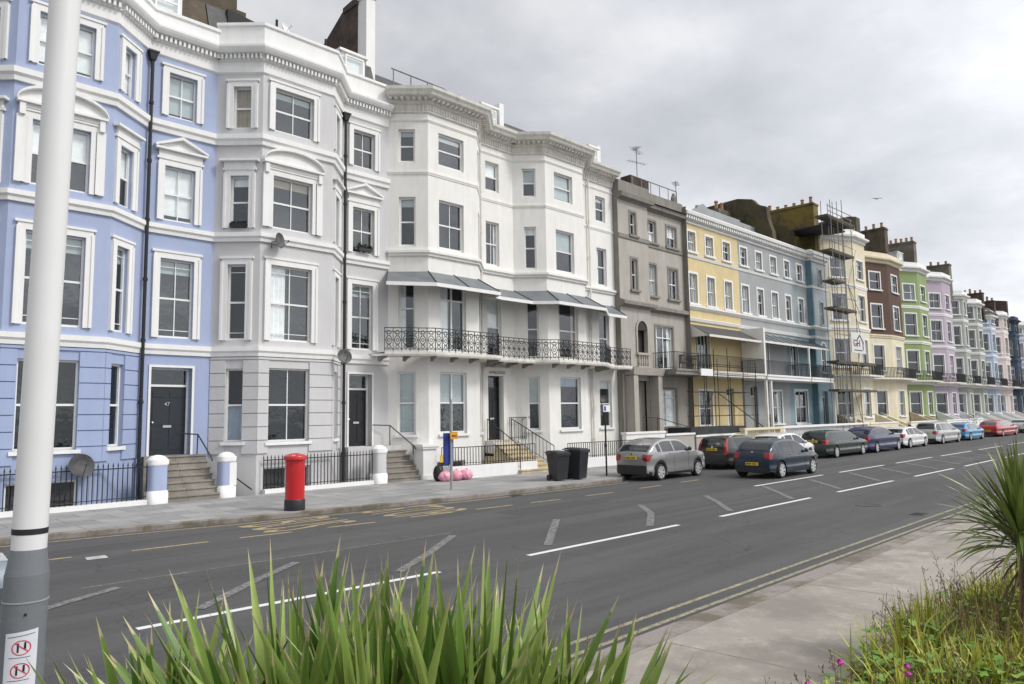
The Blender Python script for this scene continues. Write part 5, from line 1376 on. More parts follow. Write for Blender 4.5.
def wheelie(x, y, rot, label, h=1.08, w=.58, d=.66, open_=False):
    root = empty('wheelie_bin', (x, y, .125), label, 'bin', 'black wheelie bins by the kerb')
    Rm = Matrix.Rotation(rot, 3, 'Z'); o = Vector((x, y, .125))
    T = lambda p: tuple(o + Rm @ Vector(p))
    mb = MB(); a, b = w / 2 * .8, w / 2; c, e = d / 2 * .72, d / 2
    mb.hexa([T(p) for p in ((-a, -c, .04), (a, -c, .04), (a, c, .04), (-a, c, .04), (-b, -e, h - .1), (b, -e, h - .1), (b, e * .95, h - .1), (-b, e * .95, h - .1))])
    mb.hexa([T(p) for p in ((-b - .03, -e - .03, h - .14), (b + .03, -e - .03, h - .14), (b + .03, e, h - .14), (-b - .03, e, h - .14), (-b - .03, -e - .03, h - .06), (b + .03, -e - .03, h - .06), (b + .03, e, h - .06), (-b - .03, e, h - .06))])
    mb.build('bin_body', binm, root)
    l = MB(); l.hexa([T(p) for p in ((-b - .02, -e - .05, h - .058), (b + .02, -e - .05, h - .058), (b + .02, e + .06, h - .03), (-b - .02, e + .06, h - .03), (-b + .05, -e + .05, h - .0), (b - .05, -e + .05, h), (b - .05, e, h + .03), (-b + .05, e, h + .03))]); l.tube([T((-b, e + .1, h - .04)), T((b, e + .1, h - .04))], .022, 6); l.build('lid', binm, root)
    for sg in (-1, 1):
        q = MB(); cc = T((sg * (a + .03), c, .11)); e1 = Rm @ Vector((.03, 0, 0)); q.tube([Vector(cc) - e1, Vector(cc) + e1], .11, 14); q.build('wheel', M['iron'], root)
    return root
binm = flat('black_bin_plastic', (.018, .02, .024), .5, var=.2, sc=3)
wheelie(20.6, 18.2, R(-12), 'left one of the two black wheelie bins, with pale smudge', 1.06)
wheelie(21.5, 18.05, R(6), 'right one of the two black wheelie bins, slightly taller lid', 1.14, .6, .7)

pinkm = flat('pink_plastic_bag', (.76, .34, .45), .4, var=.25, sc=9, bumpk=1.0)
def bag(x, y, r, label, mat, name='rubbish_bag', sq=.8):
    root = MB(); n, m_ = 36, 18; vs = []; rnd = random.Random(x * 10)
    ph = [rnd.uniform(0, 6) for _ in range(5)]
    for i in range(m_ + 1):
        th = PI * i / m_
        for j in range(n):
            a = 2 * PI * j / n
            k = 1 + .07 * math.sin(3 * a + ph[0]) * math.sin(2 * th + ph[1]) + .05 * math.sin(7 * a + ph[2] + 3 * th) + .04 * math.sin(11 * a + ph[3] + 4 * th) + .03 * math.sin(17 * a + ph[4] - 5 * th)
            rr = r * k * math.sin(th) ** .75 if 0 < i < m_ else 0
            z = -math.cos(th) * r * sq
            vs.append((x + rr * math.cos(a), y + rr * math.sin(a), max(.127, .125 + r * sq * .92 + z)))
    fs = [(i * n + j, i * n + (j + 1) % n, (i + 1) * n + (j + 1) % n, (i + 1) * n + j) for i in range(m_) for j in range(n)]
    root.add(vs, fs)
    zt = .125 + r * sq * 1.9
    root.tube([(x, y, zt - .05), (x + .02, y, zt), (x + .05, y - .02, zt + .03)], .03, 6, r1=.05)
    o = root.build(name, mat, None, smooth=True); return tag(o, label, 'rubbish bag', 'rubbish bags against the white wall')
bag(17.95, 21.5, .24, 'leftmost pink rubbish bag, partly behind the bus stop pole', pinkm)
bag(18.45, 21.45, .25, 'middle pink rubbish bag of the three by the white wall', pinkm)
bag(18.95, 21.45, .25, 'rightmost pink rubbish bag of the three by the white wall', pinkm)
tag(bag(17.85, 21.75, .19, 'dark rubbish sack standing behind the leftmost pink bag', M['iron'], 'dark_sack', 1.6), None, None, 'rubbish bags against the white wall')
YS = empty('yellow_notice', (18.15, 21.9, .9), 'small yellow notice on the railings left of the blue bus timetable', 'sign')
mb = MB(); F = frame((18.0, 21.85), (18.3, 21.85)); mb.obox(F, 0, .28, .02, 0, .8, 1.08); mb.build('notice', flat('notice_yellow', (.62, .42, .04), .5), YS)
mb = MB(); mb.tube([(18.14, 21.87, .12), (18.14, 21.87, .85)], .02, 6); mb.build('stake', M['iron'], YS)

# aerials
def aerial(label, x, y, z0, z1, arms):
    root = empty('tv_aerial', (x, y, z0), label, 'aerial')
    mb = MB(); mb.tube([(x, y, z0), (x, y, z1)], .03, 6); mb.build('mast', M['galv'], root)
    for z, l, dx_, dy_ in arms:
        a = MB(); d = Vector((dx_, dy_, .0)).normalized(); p = d.cross(Vector((0, 0, 1)))
        c = Vector((x, y, z)); a.tube([c - d * l / 2, c + d * l / 2], .015, 5)
        for k in range(7):
            q = c + d * (l * (k / 6 - .5)); a.tube([q - p * .22, q + p * .22], .01, 4)
        a.build('antenna', M['galv'], root)
    return root
aerial('tall television aerial with two antennas on the taupe house chimney', 39.2, 27.2, 17.7, 19.9, ((19.75, 1.5, 1, .3), (18.95, 1.5, 1, -.2), (19.9, .7, .5, 1)))
aerial('single small television aerial at the right end of the taupe roof', 43.5, 27.0, 15.6, 18.6, ((18.4, .9, 1, .4),))

# gull
GU = MB()
gx = Vector((62.0, 23.0, 0))
# gull
GR = empty('gull', (62.6, 20.1, 19.65), 'small dark gull gliding in the grey sky above the far chimneys', 'bird')
mb = MB(); c = Vector((62.6, 20.1, 19.65)); rdir = Vector((.7, -.71, 0)); fdir = Vector((.71, .7, 0))
mb.tube([c - fdir * .22, c - fdir * .12, c, c + fdir * .14, c + fdir * .2], .035, 8, r1=.02)
mb.build('body', flat('gull_grey', (.2, .2, .2), .7), GR, smooth=True)
for sg in (-1, 1):
    w = MB()
    pts = [(0, .09, 0), (.22, .09, .07), (.46, .03, .04)]; q = [(0, -.08, 0), (.22, -.02, .07), (.46, .01, .04)]
    top = [c + rdir * sg * a + fdir * b + Vector((0, 0, z + .012)) for a, b, z in pts] + [c + rdir * sg * a + fdir * b + Vector((0, 0, z + .012)) for a, b, z in q]
    bot = [v - Vector((0, 0, .02)) for v in top]
    w.add(top + bot, [(0, 1, 4, 3), (1, 2, 5, 4), (9, 10, 7, 6), (10, 11, 8, 7), (0, 6, 7, 1), (1, 7, 8, 2), (3, 4, 10, 9), (4, 5, 11, 10), (2, 8, 11, 5), (0, 3, 9, 6)])
    w.build('wing', M['galv'], GR)

# ------------------------------------------------------------------ cars
cg, tcar, bcar = nt('car_glass')
bcar.inputs['Base Color'].default_value = (.02, .024, .028, 1); bcar.inputs['Roughness'].default_value = .04; bcar.inputs['Specular IOR Level'].default_value = .75
M['carglass'] = cg
M['tyre'] = flat('tyre_rubber', (.02, .02, .02), .8, var=.2)
M['alloy'] = flat('alloy_wheel', (.62, .62, .63), .35, metal=.4, var=.08)
M['cladding'] = flat('black_plastic_trim', (.02, .02, .021), .55, var=.15)
M['taillight'] = flat('red_light_lens', (.3, .01, .012), .15, var=.2, sc=20, coat=.5)
M['headlight'] = flat('clear_light_lens', (.6, .62, .65), .1, var=.1, coat=.5)
M['plate'] = flat('yellow_number_plate', (.72, .52, .04), .4, var=.05)
def carpaint(name, c, metal=.35, rough=.32): 
    return flat(name, c, rough, metal=metal * .6, var=.03, sc=2, coat=.8, spec=.4)
PROF = {
 'hatch': (1.48, [(0, .80), (.004, .92), (.016, 1.03), (.055, 1.18), (.095, 1.31), (.14, 1.395), (.22, 1.45), (.34, 1.48), (.48, 1.455), (.55, 1.40), (.62, 1.24), (.69, 1.06), (.73, 1.0), (.80, .95), (.9, .85), (.96, .74), (.99, .6), (1, .48)]),
 'suv':   (1.58, [(0, .84), (.004, .96), (.015, 1.06), (.06, 1.21), (.11, 1.36), (.16, 1.46), (.26, 1.55), (.37, 1.58), (.5, 1.55), (.56, 1.49), (.63, 1.31), (.69, 1.15), (.74, 1.09), (.84, 1.03), (.92, .96), (.97, .82), (.99, .65), (1, .5)]),
 'estate':(1.48, [(0, .82), (.004, .95), (.012, 1.04), (.035, 1.25), (.06, 1.4), (.1, 1.45), (.2, 1.475), (.36, 1.48), (.5, 1.45), (.57, 1.38), (.64, 1.2), (.70, 1.02), (.74, .98), (.82, .93), (.92, .83), (.97, .72), (.99, .6), (1, .48)]),
 'mpv':   (1.64, [(0, .85), (.004, .98), (.012, 1.08), (.035, 1.35), (.07, 1.55), (.12, 1.62), (.24, 1.64), (.4, 1.63), (.52, 1.58), (.6, 1.45), (.68, 1.22), (.76, 1.06), (.84, .98), (.92, .88), (.97, .74), (.99, .6), (1, .48)]),
}
def smooth_list(pts, u):
    n = len(pts)
    for i in range(n - 1):
        (a, za), (b, zb) = pts[i], pts[i + 1]
        if u <= b or i == n - 2:
            h = b - a; d = (zb - za) / h
            def sl(k):
                if k <= 0 or k >= n - 1: return d
                d0 = (pts[k][1] - pts[k - 1][1]) / (pts[k][0] - pts[k - 1][0]); d1 = (pts[k + 1][1] - pts[k][1]) / (pts[k + 1][0] - pts[k][0])
                return 0 if d0 * d1 <= 0 else 2 * d0 * d1 / (d0 + d1)
            m0, m1 = sl(i), sl(i + 1); s = min(1, max(0, (u - a) / h))
            return (2 * s**3 - 3 * s**2 + 1) * za + (s**3 - 2 * s**2 + s) * h * m0 + (3 * s**2 - 2 * s**3) * zb + (s**3 - s**2) * h * m1
    return pts[-1][1]
def lerp_list(pts, u):
    for (a, za), (b, zb) in zip(pts, pts[1:]):
        if u <= b: return za + (zb - za) * (u - a) / max(1e-9, b - a)
    return pts[-1][1]
def car(label, xr, xf, ynear, style, paint, name='parked_car', group=None, hs=1.0, clad=False, rails=False, W=.89, ro=None, fo=None, light='tall', plate=True):
    H, prof = PROF[style]; wb = xf - xr; Lr = wb * (ro or .27); Lf = wb * (fo or .32); L = wb + Lr + Lf
    xs0 = xr - Lr; yc = ynear + W
    root = empty(name, ((xr + xf) / 2, yc, 0), label, 'car', group)
    zb = (.66 if style == 'suv' else .61) * H
    R_ = .33
    top = lambda u: smooth_list(prof, u) * hs
    def tz(z):
        z /= hs
        if z < .35: return .955 + .045 * (z - .2) / .15
        if z < zb * .8: return 1.0 - .022 * math.sin(PI * (z - .35) / (zb * .8 - .35)) ** 2
        if z < zb: return 1 - .02 * (z - zb * .8) / (zb * .2)
        return .98 - .29 * ((z - zb) / (H - zb)) ** 1.1
    def pu(u): return 1 - .2 * (abs(u - .5) * 2) ** 5.5
    def bot(u):
        x = u * L - Lr
        b = .2 + (.1 * (max(0, (abs(u - .5) * 2 - .86)) / .14))
        for cx in (0, wb):
            d = abs(x - cx)
            if d < R_ + .05: b = max(b, .31 + math.sqrt(max(0, (R_ + .05) ** 2 - d * d)))
        return b
    us = sorted(set([u for u, z in prof] + [i / 110 for i in range(111)] + [(cx + s * (R_ + .05) * f_ + Lr) / L for cx in (0, wb) for s in (-1, 1) for f_ in (1.0, .999, .97, .9, .7)]))
    us = [u for u in us if 0 <= u <= 1]
    nz = 16
    P = lambda u, y, z: (xs0 + u * L, yc + y, z)
    mb = MB(); vs = []; cols = len(us)
    yf = (1.0, .985, .95, .9, .8, .6, .3, 0)
    rows = nz + 1 + len(yf) * 2 - 2
    for u in us:
        tt = top(u); bb = min(bot(u), tt - .05); col = []
        crown = .05 if tt > 1.2 * hs else .035
        ts = tt - crown
        hwt = W * tz(ts) * pu(u)
        for j in range(nz + 1):
            z = bb + (ts - bb) * j / nz
            col.append(P(u, -W * tz(z) * pu(u), z))
        for f_ in yf[1:]:
            z = ts + crown * (1 - f_ ** 2.6) ** .5 * (1.0); col.append(P(u, -hwt * f_, z))
        col += [(p[0], 2 * yc - p[1], p[2]) for p in col[:-1][::-1]]
        vs += col
    rows = len(vs) // cols
    fs = [(i * rows + j, (i + 1) * rows + j, (i + 1) * rows + j + 1, i * rows + j + 1) for i in range(cols - 1) for j in range(rows - 1)]
    fs += [(i * rows, i * rows + rows - 1, (i + 1) * rows + rows - 1, (i + 1) * rows) for i in range(cols - 1)]
    fs += [tuple(range(rows - 1, -1, -1)), tuple((cols - 1) * rows + j for j in range(rows))]
    mb.add(vs, fs); mb.build('body', paint, root, smooth=55, recalc=True)
    side = lambda u, z, s, o=.006: P(u, s * (W * tz(z) * pu(u) + o), z)
    # side windows
    zlo = zb * hs + .03
    wins = {'hatch': [(.12, .18), (.2, .375), (.395, .655)], 'suv': [(.13, .18), (.2, .385), (.405, .66)], 'estate': [(.035, .17), (.19, .38), (.4, .67)], 'mpv': [(.035, .16), (.185, .4), (.42, .7)]}[style]
    for s in (-1, 1):
        for a, b in wins:
            w = MB(); n = 10; v = []
            for i in range(n + 1):
                u = a + (b - a) * i / n; zt = min(top(u) - .1, (H - .12) * hs); zt = max(zt, zlo + .015)
                for k in range(4):
                    z = zlo + (zt - zlo) * k / 3; v.append(side(u, z, s))
            w.add(v, [(i * 4 + k, (i + 1) * 4 + k, (i + 1) * 4 + k + 1, i * 4 + k + 1) for i in range(n) for k in range(3)])
            w.build('side_window', M['carglass'], root, smooth=True)
        for u in (.32, .53):
            hb = MB(); hb.tube([side(u - .018, zlo - .07, s, .018), side(u + .018, zlo - .07, s, .018)], .014, 6); hb.build('door_handle', paint, root)
        sm_ = MB()
        for u in (.385, .63, .2 if style in ('estate', 'mpv') else .24):
            z0 = .35 if u != .2 and u != .24 else .7
            sm_.tube([side(u, z0 * hs + (zlo - z0) * k / 5, s, -.002) for k in range(6)], .006, 4, cap=False)
        sm_.build('door_seam', M['cladding'], root)
        if clad:
            c = MB(); n = 30; v = []
            for i in range(n + 1):
                u = .02 + .96 * i / n; b = bot(u)
                v += [side(u, b, s, .012), side(u, min(b + .09, top(u) - .1), s, .014)]
            c.add(v, [(2 * i, 2 * i + 2, 2 * i + 3, 2 * i + 1) for i in range(n)]); c.build('wheel_arch_cladding', M['cladding'], root)
        m_ = MB(); mc = Vector(side(.635, zlo + .05, s, .1)); m_.lathe(mc, [(.02, -.07), (.075, -.045), (.085, .03), (.03, .06)], 10, 'y'); m_.tube([side(.635, zlo, s, 0), mc], .02, 5); m_.build('wing_mirror', paint if not clad else M['cladding'], root, smooth=True)
    # front and rear screens follow the roof surface
    def screen(nm, ua, ub, k=.86, mat='carglass', off=.012):
        w = MB(); n = 8; v = []
        for i in range(n + 1):
            u = ua + (ub - ua) * i / n; tt = top(u); crown = .05
            d = .002; sl = Vector((-(top(u + d) - top(u - d)), 2 * d * L)).normalized() * off
            hw = W * tz(tt - crown) * pu(u) * k
            for j in range(7):
                f_ = -1 + 2 * j / 6; z = tt - crown + crown * (1 - (abs(f_) * k) ** 2.6) ** .5
                p = P(u, hw * f_, z); v.append((p[0] + sl.x, p[1], p[2] + sl.y))
        w.add(v, [(i * 7 + j, (i + 1) * 7 + j, (i + 1) * 7 + j + 1, i * 7 + j + 1) for i in range(n) for j in range(6)])
        return w.build(nm, M[mat], root, smooth=True)
    if style in ('hatch', 'suv'): screen('rear_window', .024, .098)
    else: screen('rear_window', .015, .07)
    screen('windscreen', .565 if style != 'mpv' else .61, .705 if style != 'mpv' else .75, .9)
    # rear end
    def xr_at(z):
        z /= hs
        for (a, za), (b, zb_) in zip(prof, prof[1:]):
            if za <= z <= zb_: return a + (b - a) * (z - za) / max(1e-6, zb_ - za)
        return 0
    for s in (-1, 1):
        t_ = MB(); z0, z1 = (.74 * hs, (1.34 if light == 'estate' else .98) * hs)
        if light == 'estate': z0 = .68 * hs
        rows_ = 5; v = []
        for k in range(rows_):
            z = z0 + (z1 - z0) * k / (rows_ - 1); ur = xr_at(z); narrow = 1 - .55 * (k / (rows_ - 1)) if light == 'estate' else 1
            wy = W * tz(z) * pu(ur)
            ext = .055 * narrow * (.4 + .6 * k / (rows_ - 1)) if light != 'estate' else .02
            v += [P(ur - .003, s * wy * (1 - (.3 if light != 'estate' else .2) * narrow * (1 if k else .6)), z), P(ur - .003, s * (wy + .004), z), side(ur + ext, z, s, .012)]
        t_.add(v, [(3 * k + j, 3 * k + j + 1, 3 * k + j + 4, 3 * k + j + 3) for k in range(rows_ - 1) for j in range(2)])
        t_.build('tail_light', M['taillight'], root)
        h = MB(); v = []
        for z in (.62 * hs, .68 * hs, .74 * hs):
            uf = .985 - (z / hs - .62) * .15; v += [P(uf + .006, s * W * pu(uf) * .6, z), P(uf, s * (W * pu(uf)), z), side(uf - .06, z + .03, s, .01)]
        h.add(v, [(0, 1, 4, 3), (1, 2, 5, 4), (3, 4, 7, 6), (4, 5, 8, 7)]); h.build('headlight', M['headlight'], root)
    if plate:
        zp = (.72 if style in ('suv', 'mpv') else .5) * hs
        if style == 'suv': zp = .8
        if style == 'estate': zp = .84
        p_ = MB(); x_ = xs0 - .012 + xr_at(zp) * L; p_.box(x_ - .012, x_, yc - .26, yc + .26, zp, zp + .115); pl = p_.build('number_plate', M['plate'], root)
        ch_ = MB()
        for k in range(7): ch_.box(x_ - .0145, x_ - .012, yc + .2 - k * .058 - (.03 if k > 3 else 0), yc + .238 - k * .058 - (.03 if k > 3 else 0), zp + .025, zp + .09)
        ch_.build('plate_characters', M['cladding'], pl)
    b_ = MB(); b_.box(xs0 - .02, xs0 + .1, yc - W * .74, yc + W * .74, .24, .42 if style != 'suv' else .58); b_.build('lower_bumper', M['cladding'], root)
    bd = MB(); e = Vector((xs0 + xr_at(1.0) * L - .004, yc, 1.0 * hs)); bd.lathe(e, [(.045, -.012), (.045, .012)], 14, 'x'); bd.build('badge', M['chrome'], root)
    if style == 'mpv' or rails:
        for s in (-1, 1):
            r_ = MB(); r_.tube([P(u, s * W * .68, top(u) + (.045 if .15 < u < .5 else -.02)) for u in (.1, .14, .2, .3, .45, .52, .55)], .018, 6); r_.build('roof_rail', M['alloy'], root)
    for cx in (xr, xf):
        for s in (-1, 1):
            y0 = yc + s * (W - .02); y1 = y0 - s * .2
            t_ = MB(); t_.lathe((cx, 0, .315), [(.19, y0 - s * .02), (.225, y0), (.29, y0 + s * .0), (.313, y0 - s * .03), (.313, y1), (.2, y1)], 28, 'y')
            t_.v = [(x, y, z) for x, y, z in t_.v]
            wh = t_.build('wheel', M['tyre'], root, smooth=40)
            r_ = MB(); yo = y0 + s * .004
            r_.lathe((cx, 0, .315), [(.225, yo), (.205, yo), (.195, yo - s * .03), (.02, yo - s * .035)], 24, 'y', False)
            r_.build('rim', M['cladding'], wh, smooth=40)
            sp_ = MB(); nsp = 7
            for k in range(nsp):
                a = 2 * PI * k / nsp; d = Vector((math.cos(a), 0, math.sin(a))); q = Vector((-math.sin(a), 0, math.cos(a))); c = Vector((cx, yo, .315))
                sp_.add([c + d * .04 + q * .02, c + d * .21 + q * .06, c + d * .21 - q * .06, c + d * .04 - q * .02] + [v - Vector((0, s * .03, 0)) for v in (c + d * .04 + q * .02, c + d * .21 + q * .038, c + d * .21 - q * .038, c + d * .04 - q * .02)], [(0, 1, 2, 3), (4, 7, 6, 5), (0, 4, 5, 1), (1, 5, 6, 2), (2, 6, 7, 3), (3, 7, 4, 0)])
            sp_.lathe((cx, 0, .315), [(.228, yo - s * .002), (.228, yo + s * .006), (.205, yo + s * .006), (.205, yo - s * .02)], 24, 'y', False); sp_.lathe((cx, 0, .315), [(.05, yo - s * .01), (.05, yo + s * .004), (.01, yo + s * .008)], 12, 'y')
            sp_.build('spokes', M['alloy'], wh)
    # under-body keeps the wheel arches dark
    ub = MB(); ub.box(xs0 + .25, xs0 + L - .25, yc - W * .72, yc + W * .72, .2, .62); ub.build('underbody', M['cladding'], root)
    return root
G_ = 'cars parked along the far kerb'
car('silver crossover parked nearest, beside the slim sign post', 23.95, 26.6, 15.94, 'suv', carpaint('silver_paint', (.33, .33, .335), .7, .25), group=G_, clad=True, ro=.26, fo=.3)
car('black estate car with tall red rear lights, between silver crossover and dark blue hatchback', 30.6, 33.4, 16.3, 'estate', carpaint('black_paint', (.01, .01, .012)), group=G_, light='estate', rails=True)
car('dark blue hatchback driving on the road, in front of the parked row', 27.3, 30.1, 12.75, 'hatch', carpaint('dark_blue_paint', (.006, .02, .042)), name='moving_car', ro=.25, fo=.3)
car('white rounded hatchback parked behind the dark blue hatchback', 35.3, 38.0, 16.2, 'hatch', carpaint('white_paint', (.72, .72, .72), 0), group=G_)
car('dark green estate car, parked after the white rounded hatchback', 40.8, 44.6, 15.95, 'estate', carpaint('dark_green_paint', (.008, .02, .016)), group=G_)
car('deep blue crossover car parked between the green estate and a white hatchback', 46.9, 50.7, 15.95, 'suv', carpaint('deep_blue_paint', (.008, .014, .08)), group=G_, fo=.24, hs=.98)
car('white hatchback parked between the deep blue crossover and the silver people carrier', 53.5, 56.75, 16.1, 'hatch', carpaint('white_paint_second', (.68, .68, .68), 0), group=G_, hs=.96)
car('silver people carrier with dark rear window, parked before the sky blue hatchback', 60.9, 65.0, 16.1, 'mpv', carpaint('light_silver_paint', (.5, .5, .5), .5), group=G_, hs=.98)
car('bright sky blue small hatchback parked among the far cars', 68.5, 72.2, 16.1, 'hatch', carpaint('sky_blue_paint', (.06, .28, .55)), group=G_, hs=.98)
car('bright red hatchback near the right edge of the photo', 79.0, 84.3, 16.0, 'hatch', carpaint('red_paint', (.42, .01, .015), .1), group=G_, ro=.3)
car('white car farthest to the right, cut by the photo edge', 91.5, 95.8, 16.1, 'hatch', carpaint('white_paint_third', (.66, .66, .67), 0), group=G_)
car('pale silver blue car at the left edge, mostly hidden by the lamp post', -1.3, 1.6, 12.2, 'hatch', carpaint('pale_silver_blue_paint', (.4, .46, .52), .4), name='moving_car')
pot_plant('round dark green shrub beyond the red hatchback', 88.5, 20.5, .12, 1.9, .7)

# ------------------------------------------------------------------ foreground lamp column
LC = empty('lamp_column', (.84, 3.85, .08), 'white lamp column with grey base and prohibition sticker in the left foreground', 'lamp post')
pA = Vector((.835, 3.854, 1.566)); pB = Vector((.874, 3.832, 4.499)); dv = (pB - pA).normalized()
def at(z): return pA + dv * ((z - pA.z) / dv.z)
lampw = flat('lamp_column_white', (.66, .665, .67), .4, var=.05, sc=1.2); lampg = stucco('lamp_column_grey', (.16, .175, .19), .3, (.1, .1, .1), .5)
def pcurve(r0, r1, z0, z1, mb, n=8): mb.tube([at(z0 + (z1 - z0) * i / n) for i in range(n + 1)], r0, 40, r1=r1)
mb = MB(); pcurve(.0685, .062, 1.9, 7.5, mb, 12); mb.build('shaft', lampw, LC, smooth=40)
mb = MB(); mb.tube([at(1.85), at(1.90), at(1.955)], .084, 40, r1=.0685); pcurve(.0865, .0855, .08, 1.85, mb); mb.build('base_column', lampg, LC, smooth=40)
mb = MB(); pcurve(.0696, .0696, 2.02, 2.045, mb, 2); mb.build('band', M['iron'], LC, smooth=40)
mb = MB(); pcurve(.0885, .0885, 1.735, 1.741, mb, 2); mb.build('door_seam', flat('seam_pale', (.3, .31, .32), .5), LC, smooth=40)
mb = MB(); mb.tube([at(7.4), at(7.8), at(8) + Vector((.3, .4, .1)), at(8) + Vector((1.0, 1.4, .25))], .045, 12); arm = mb.build('arm', lampw, LC, smooth=40)
mb = MB(); q = at(8) + Vector((1.0, 1.4, .25)); dd = Vector((.58, .81, 0)); s2_ = Vector((.81, -.58, 0)) * .13
mb.hexa([q - s2_ - Vector((0, 0, .06)), q + s2_ - Vector((0, 0, .06)), q + dd * .7 + s2_ * .8 - Vector((0, 0, .04)), q + dd * .7 - s2_ * .8 - Vector((0, 0, .04)), q - s2_ * .8 + Vector((0, 0, .07)), q + s2_ * .8 + Vector((0, 0, .07)), q + dd * .68 + s2_ * .5 + Vector((0, 0, .04)), q + dd * .68 - s2_ * .5 + Vector((0, 0, .04))])
mb.build('lamp_head', lampg, LC)
# sticker wrapped round the base: s = distance round the post (0 faces the camera), z = height
toc = Vector((-pA.x, -pA.y, 0)).normalized(); side_ = Vector((toc.y, -toc.x, 0)) * -1
if side_.dot(Vector((ROWS[0][0], ROWS[1][0], 0))) < 0: side_ = -side_
def cyl(s, z, o): 
    a = s / .0865; c = at(z); return c + (toc * math.cos(a) + side_ * math.sin(a)) * (.0865 + o)
def cpatch(mb, pts_fn, o, nu=10, nv=6):
    v = [cyl(*pts_fn(i / nu, j / nv), o) for i in range(nu + 1) for j in range(nv + 1)]
    mb.add(v, [(i * (nv + 1) + j, (i + 1) * (nv + 1) + j, (i + 1) * (nv + 1) + j + 1, i * (nv + 1) + j + 1) for i in range(nu) for j in range(nv)])
mb = MB(); S0 = -.012
cpatch(mb, lambda u, v: (S0 - .056 + u * .125, 1.02 + v * .595 + .012 * u), .0012, 14, 4); st = mb.build('sticker', flat('sticker_white', (.62, .64, .7), .35, var=.04), LC)
rg, bk_ = MB(), MB()
for k in range(5):
    cs, cz = S0 + .008, 1.555 - k * .093 
    def ring(u, v, r0=.027, r1=.031): a = 2 * PI * u; r = r0 + (r1 - r0) * v; return (cs + r * 1.15 * math.cos(a), cz + r * math.sin(a))
    cpatch(rg, ring, .0022, 28, 1)
    cpatch(rg, lambda u, v: (cs - .022 + .044 * u + .003 * v, cz + .018 - .036 * u + .003 * v), .0026, 4, 1)
    for dx_, w_, h0, h1 in ((-.012, .007, -.018, .012), (.013, .008, -.006, .014)):
        cpatch(bk_, lambda u, v: (cs + dx_ - w_ / 2 + w_ * u, cz + h0 + (h1 - h0) * v), .0024, 2, 2)
        cpatch(bk_, lambda u, v: (cs + dx_ + .0045 * v * math.cos(2 * PI * u), cz + h1 + .004 + .0045 * v * math.sin(2 * PI * u)), .0024, 10, 1)
    cpatch(bk_, lambda u, v: (cs - .045 + .08 * u, cz - .0405 + .0022 * v), .0022, 6, 1)
cpatch(bk_, lambda u, v: (S0 - .045 + .1 * u, 1.598 + .0025 * v + .01 * u), .0022, 6, 1)
rg.build('red_rings', flat('sticker_red', (.55, .04, .07), .5), st); bk_.build('pictograms', M['iron'], st)
mb = MB(); c = cyl(.003, 1.69, 0); mb.lathe(c, [(.0, -.004), (.006, -.003), (.006, .003), (0, .004)], 8, 'y'); mb.build('bolt', M['iron'], LC)

# ------------------------------------------------------------------ plants
def leafmat(name, base, edge, tip, rough=.3):
    m, t, b = nt(name)
    at_ = t.nodes.new('ShaderNodeAttribute'); at_.attribute_name = 'leaf'
    sp = t.nodes.new('ShaderNodeSeparateColor'); t.links.new(at_.outputs['Color'], sp.inputs[0])
    # R: position along the blade, G: random per leaf, B: across
    n = noise(t, coords(t), 30, 4, .7)
    c = mixc(t, sp.outputs[1], base, edge)
    c = mixc(t, mathn(t, 'MULTIPLY', n, .35), c, tuple(x * .55 for x in base))
    bl = ramp(t, sp.outputs[2], [(.0, (1, 1, 1)), (.12, (.0, 0, 0)), (.88, (0, 0, 0)), (1, (1, 1, 1))])
    c = mixc(t, mathn(t, 'MULTIPLY', bl, .35), c, edge)
    c = mixc(t, ramp(t, mathn(t, 'ADD', sp.outputs[0], mathn(t, 'MULTIPLY', n, .12)), [(.98, (0, 0, 0)), (1.05, (1, 1, 1))]), c, tip)
    t.links.new(c, b.inputs['Base Color']); b.inputs['Roughness'].default_value = rough
    b.inputs['Specular IOR Level'].default_value = .5
    b.inputs['Subsurface Weight'].default_value = 0
    wv = t.nodes.new('ShaderNodeMath'); wv.operation = 'SINE'; t.links.new(mathn(t, 'MULTIPLY', sp.outputs[2], 70), wv.inputs[0])
    bump(t, b, mathn(t, 'ADD', wv.outputs[0], n), .12, .001)
    return m
M['yucca'] = leafmat('yucca_leaf', (.07, .16, .02), (.36, .46, .12), (.4, .36, .2))
M['cordy'] = leafmat('cordyline_leaf', (.09, .15, .025), (.32, .36, .12), (.2, .12, .04))
M['cordydry'] = leafmat('cordyline_dry_leaf', (.1, .06, .03), (.16, .11, .05), (.1, .06, .03), .7)
M['grassy'] = leafmat('lily_leaf', (.26, .31, .03), (.58, .55, .09), (.3, .2, .08), .5)
M['grassdry'] = leafmat('dry_stem', (.22, .15, .08), (.35, .25, .12), (.16, .08, .06), .7)
M['herb'] = leafmat('broad_leaf', (.1, .24, .03), (.24, .38, .06), (.08, .14, .03), .5)
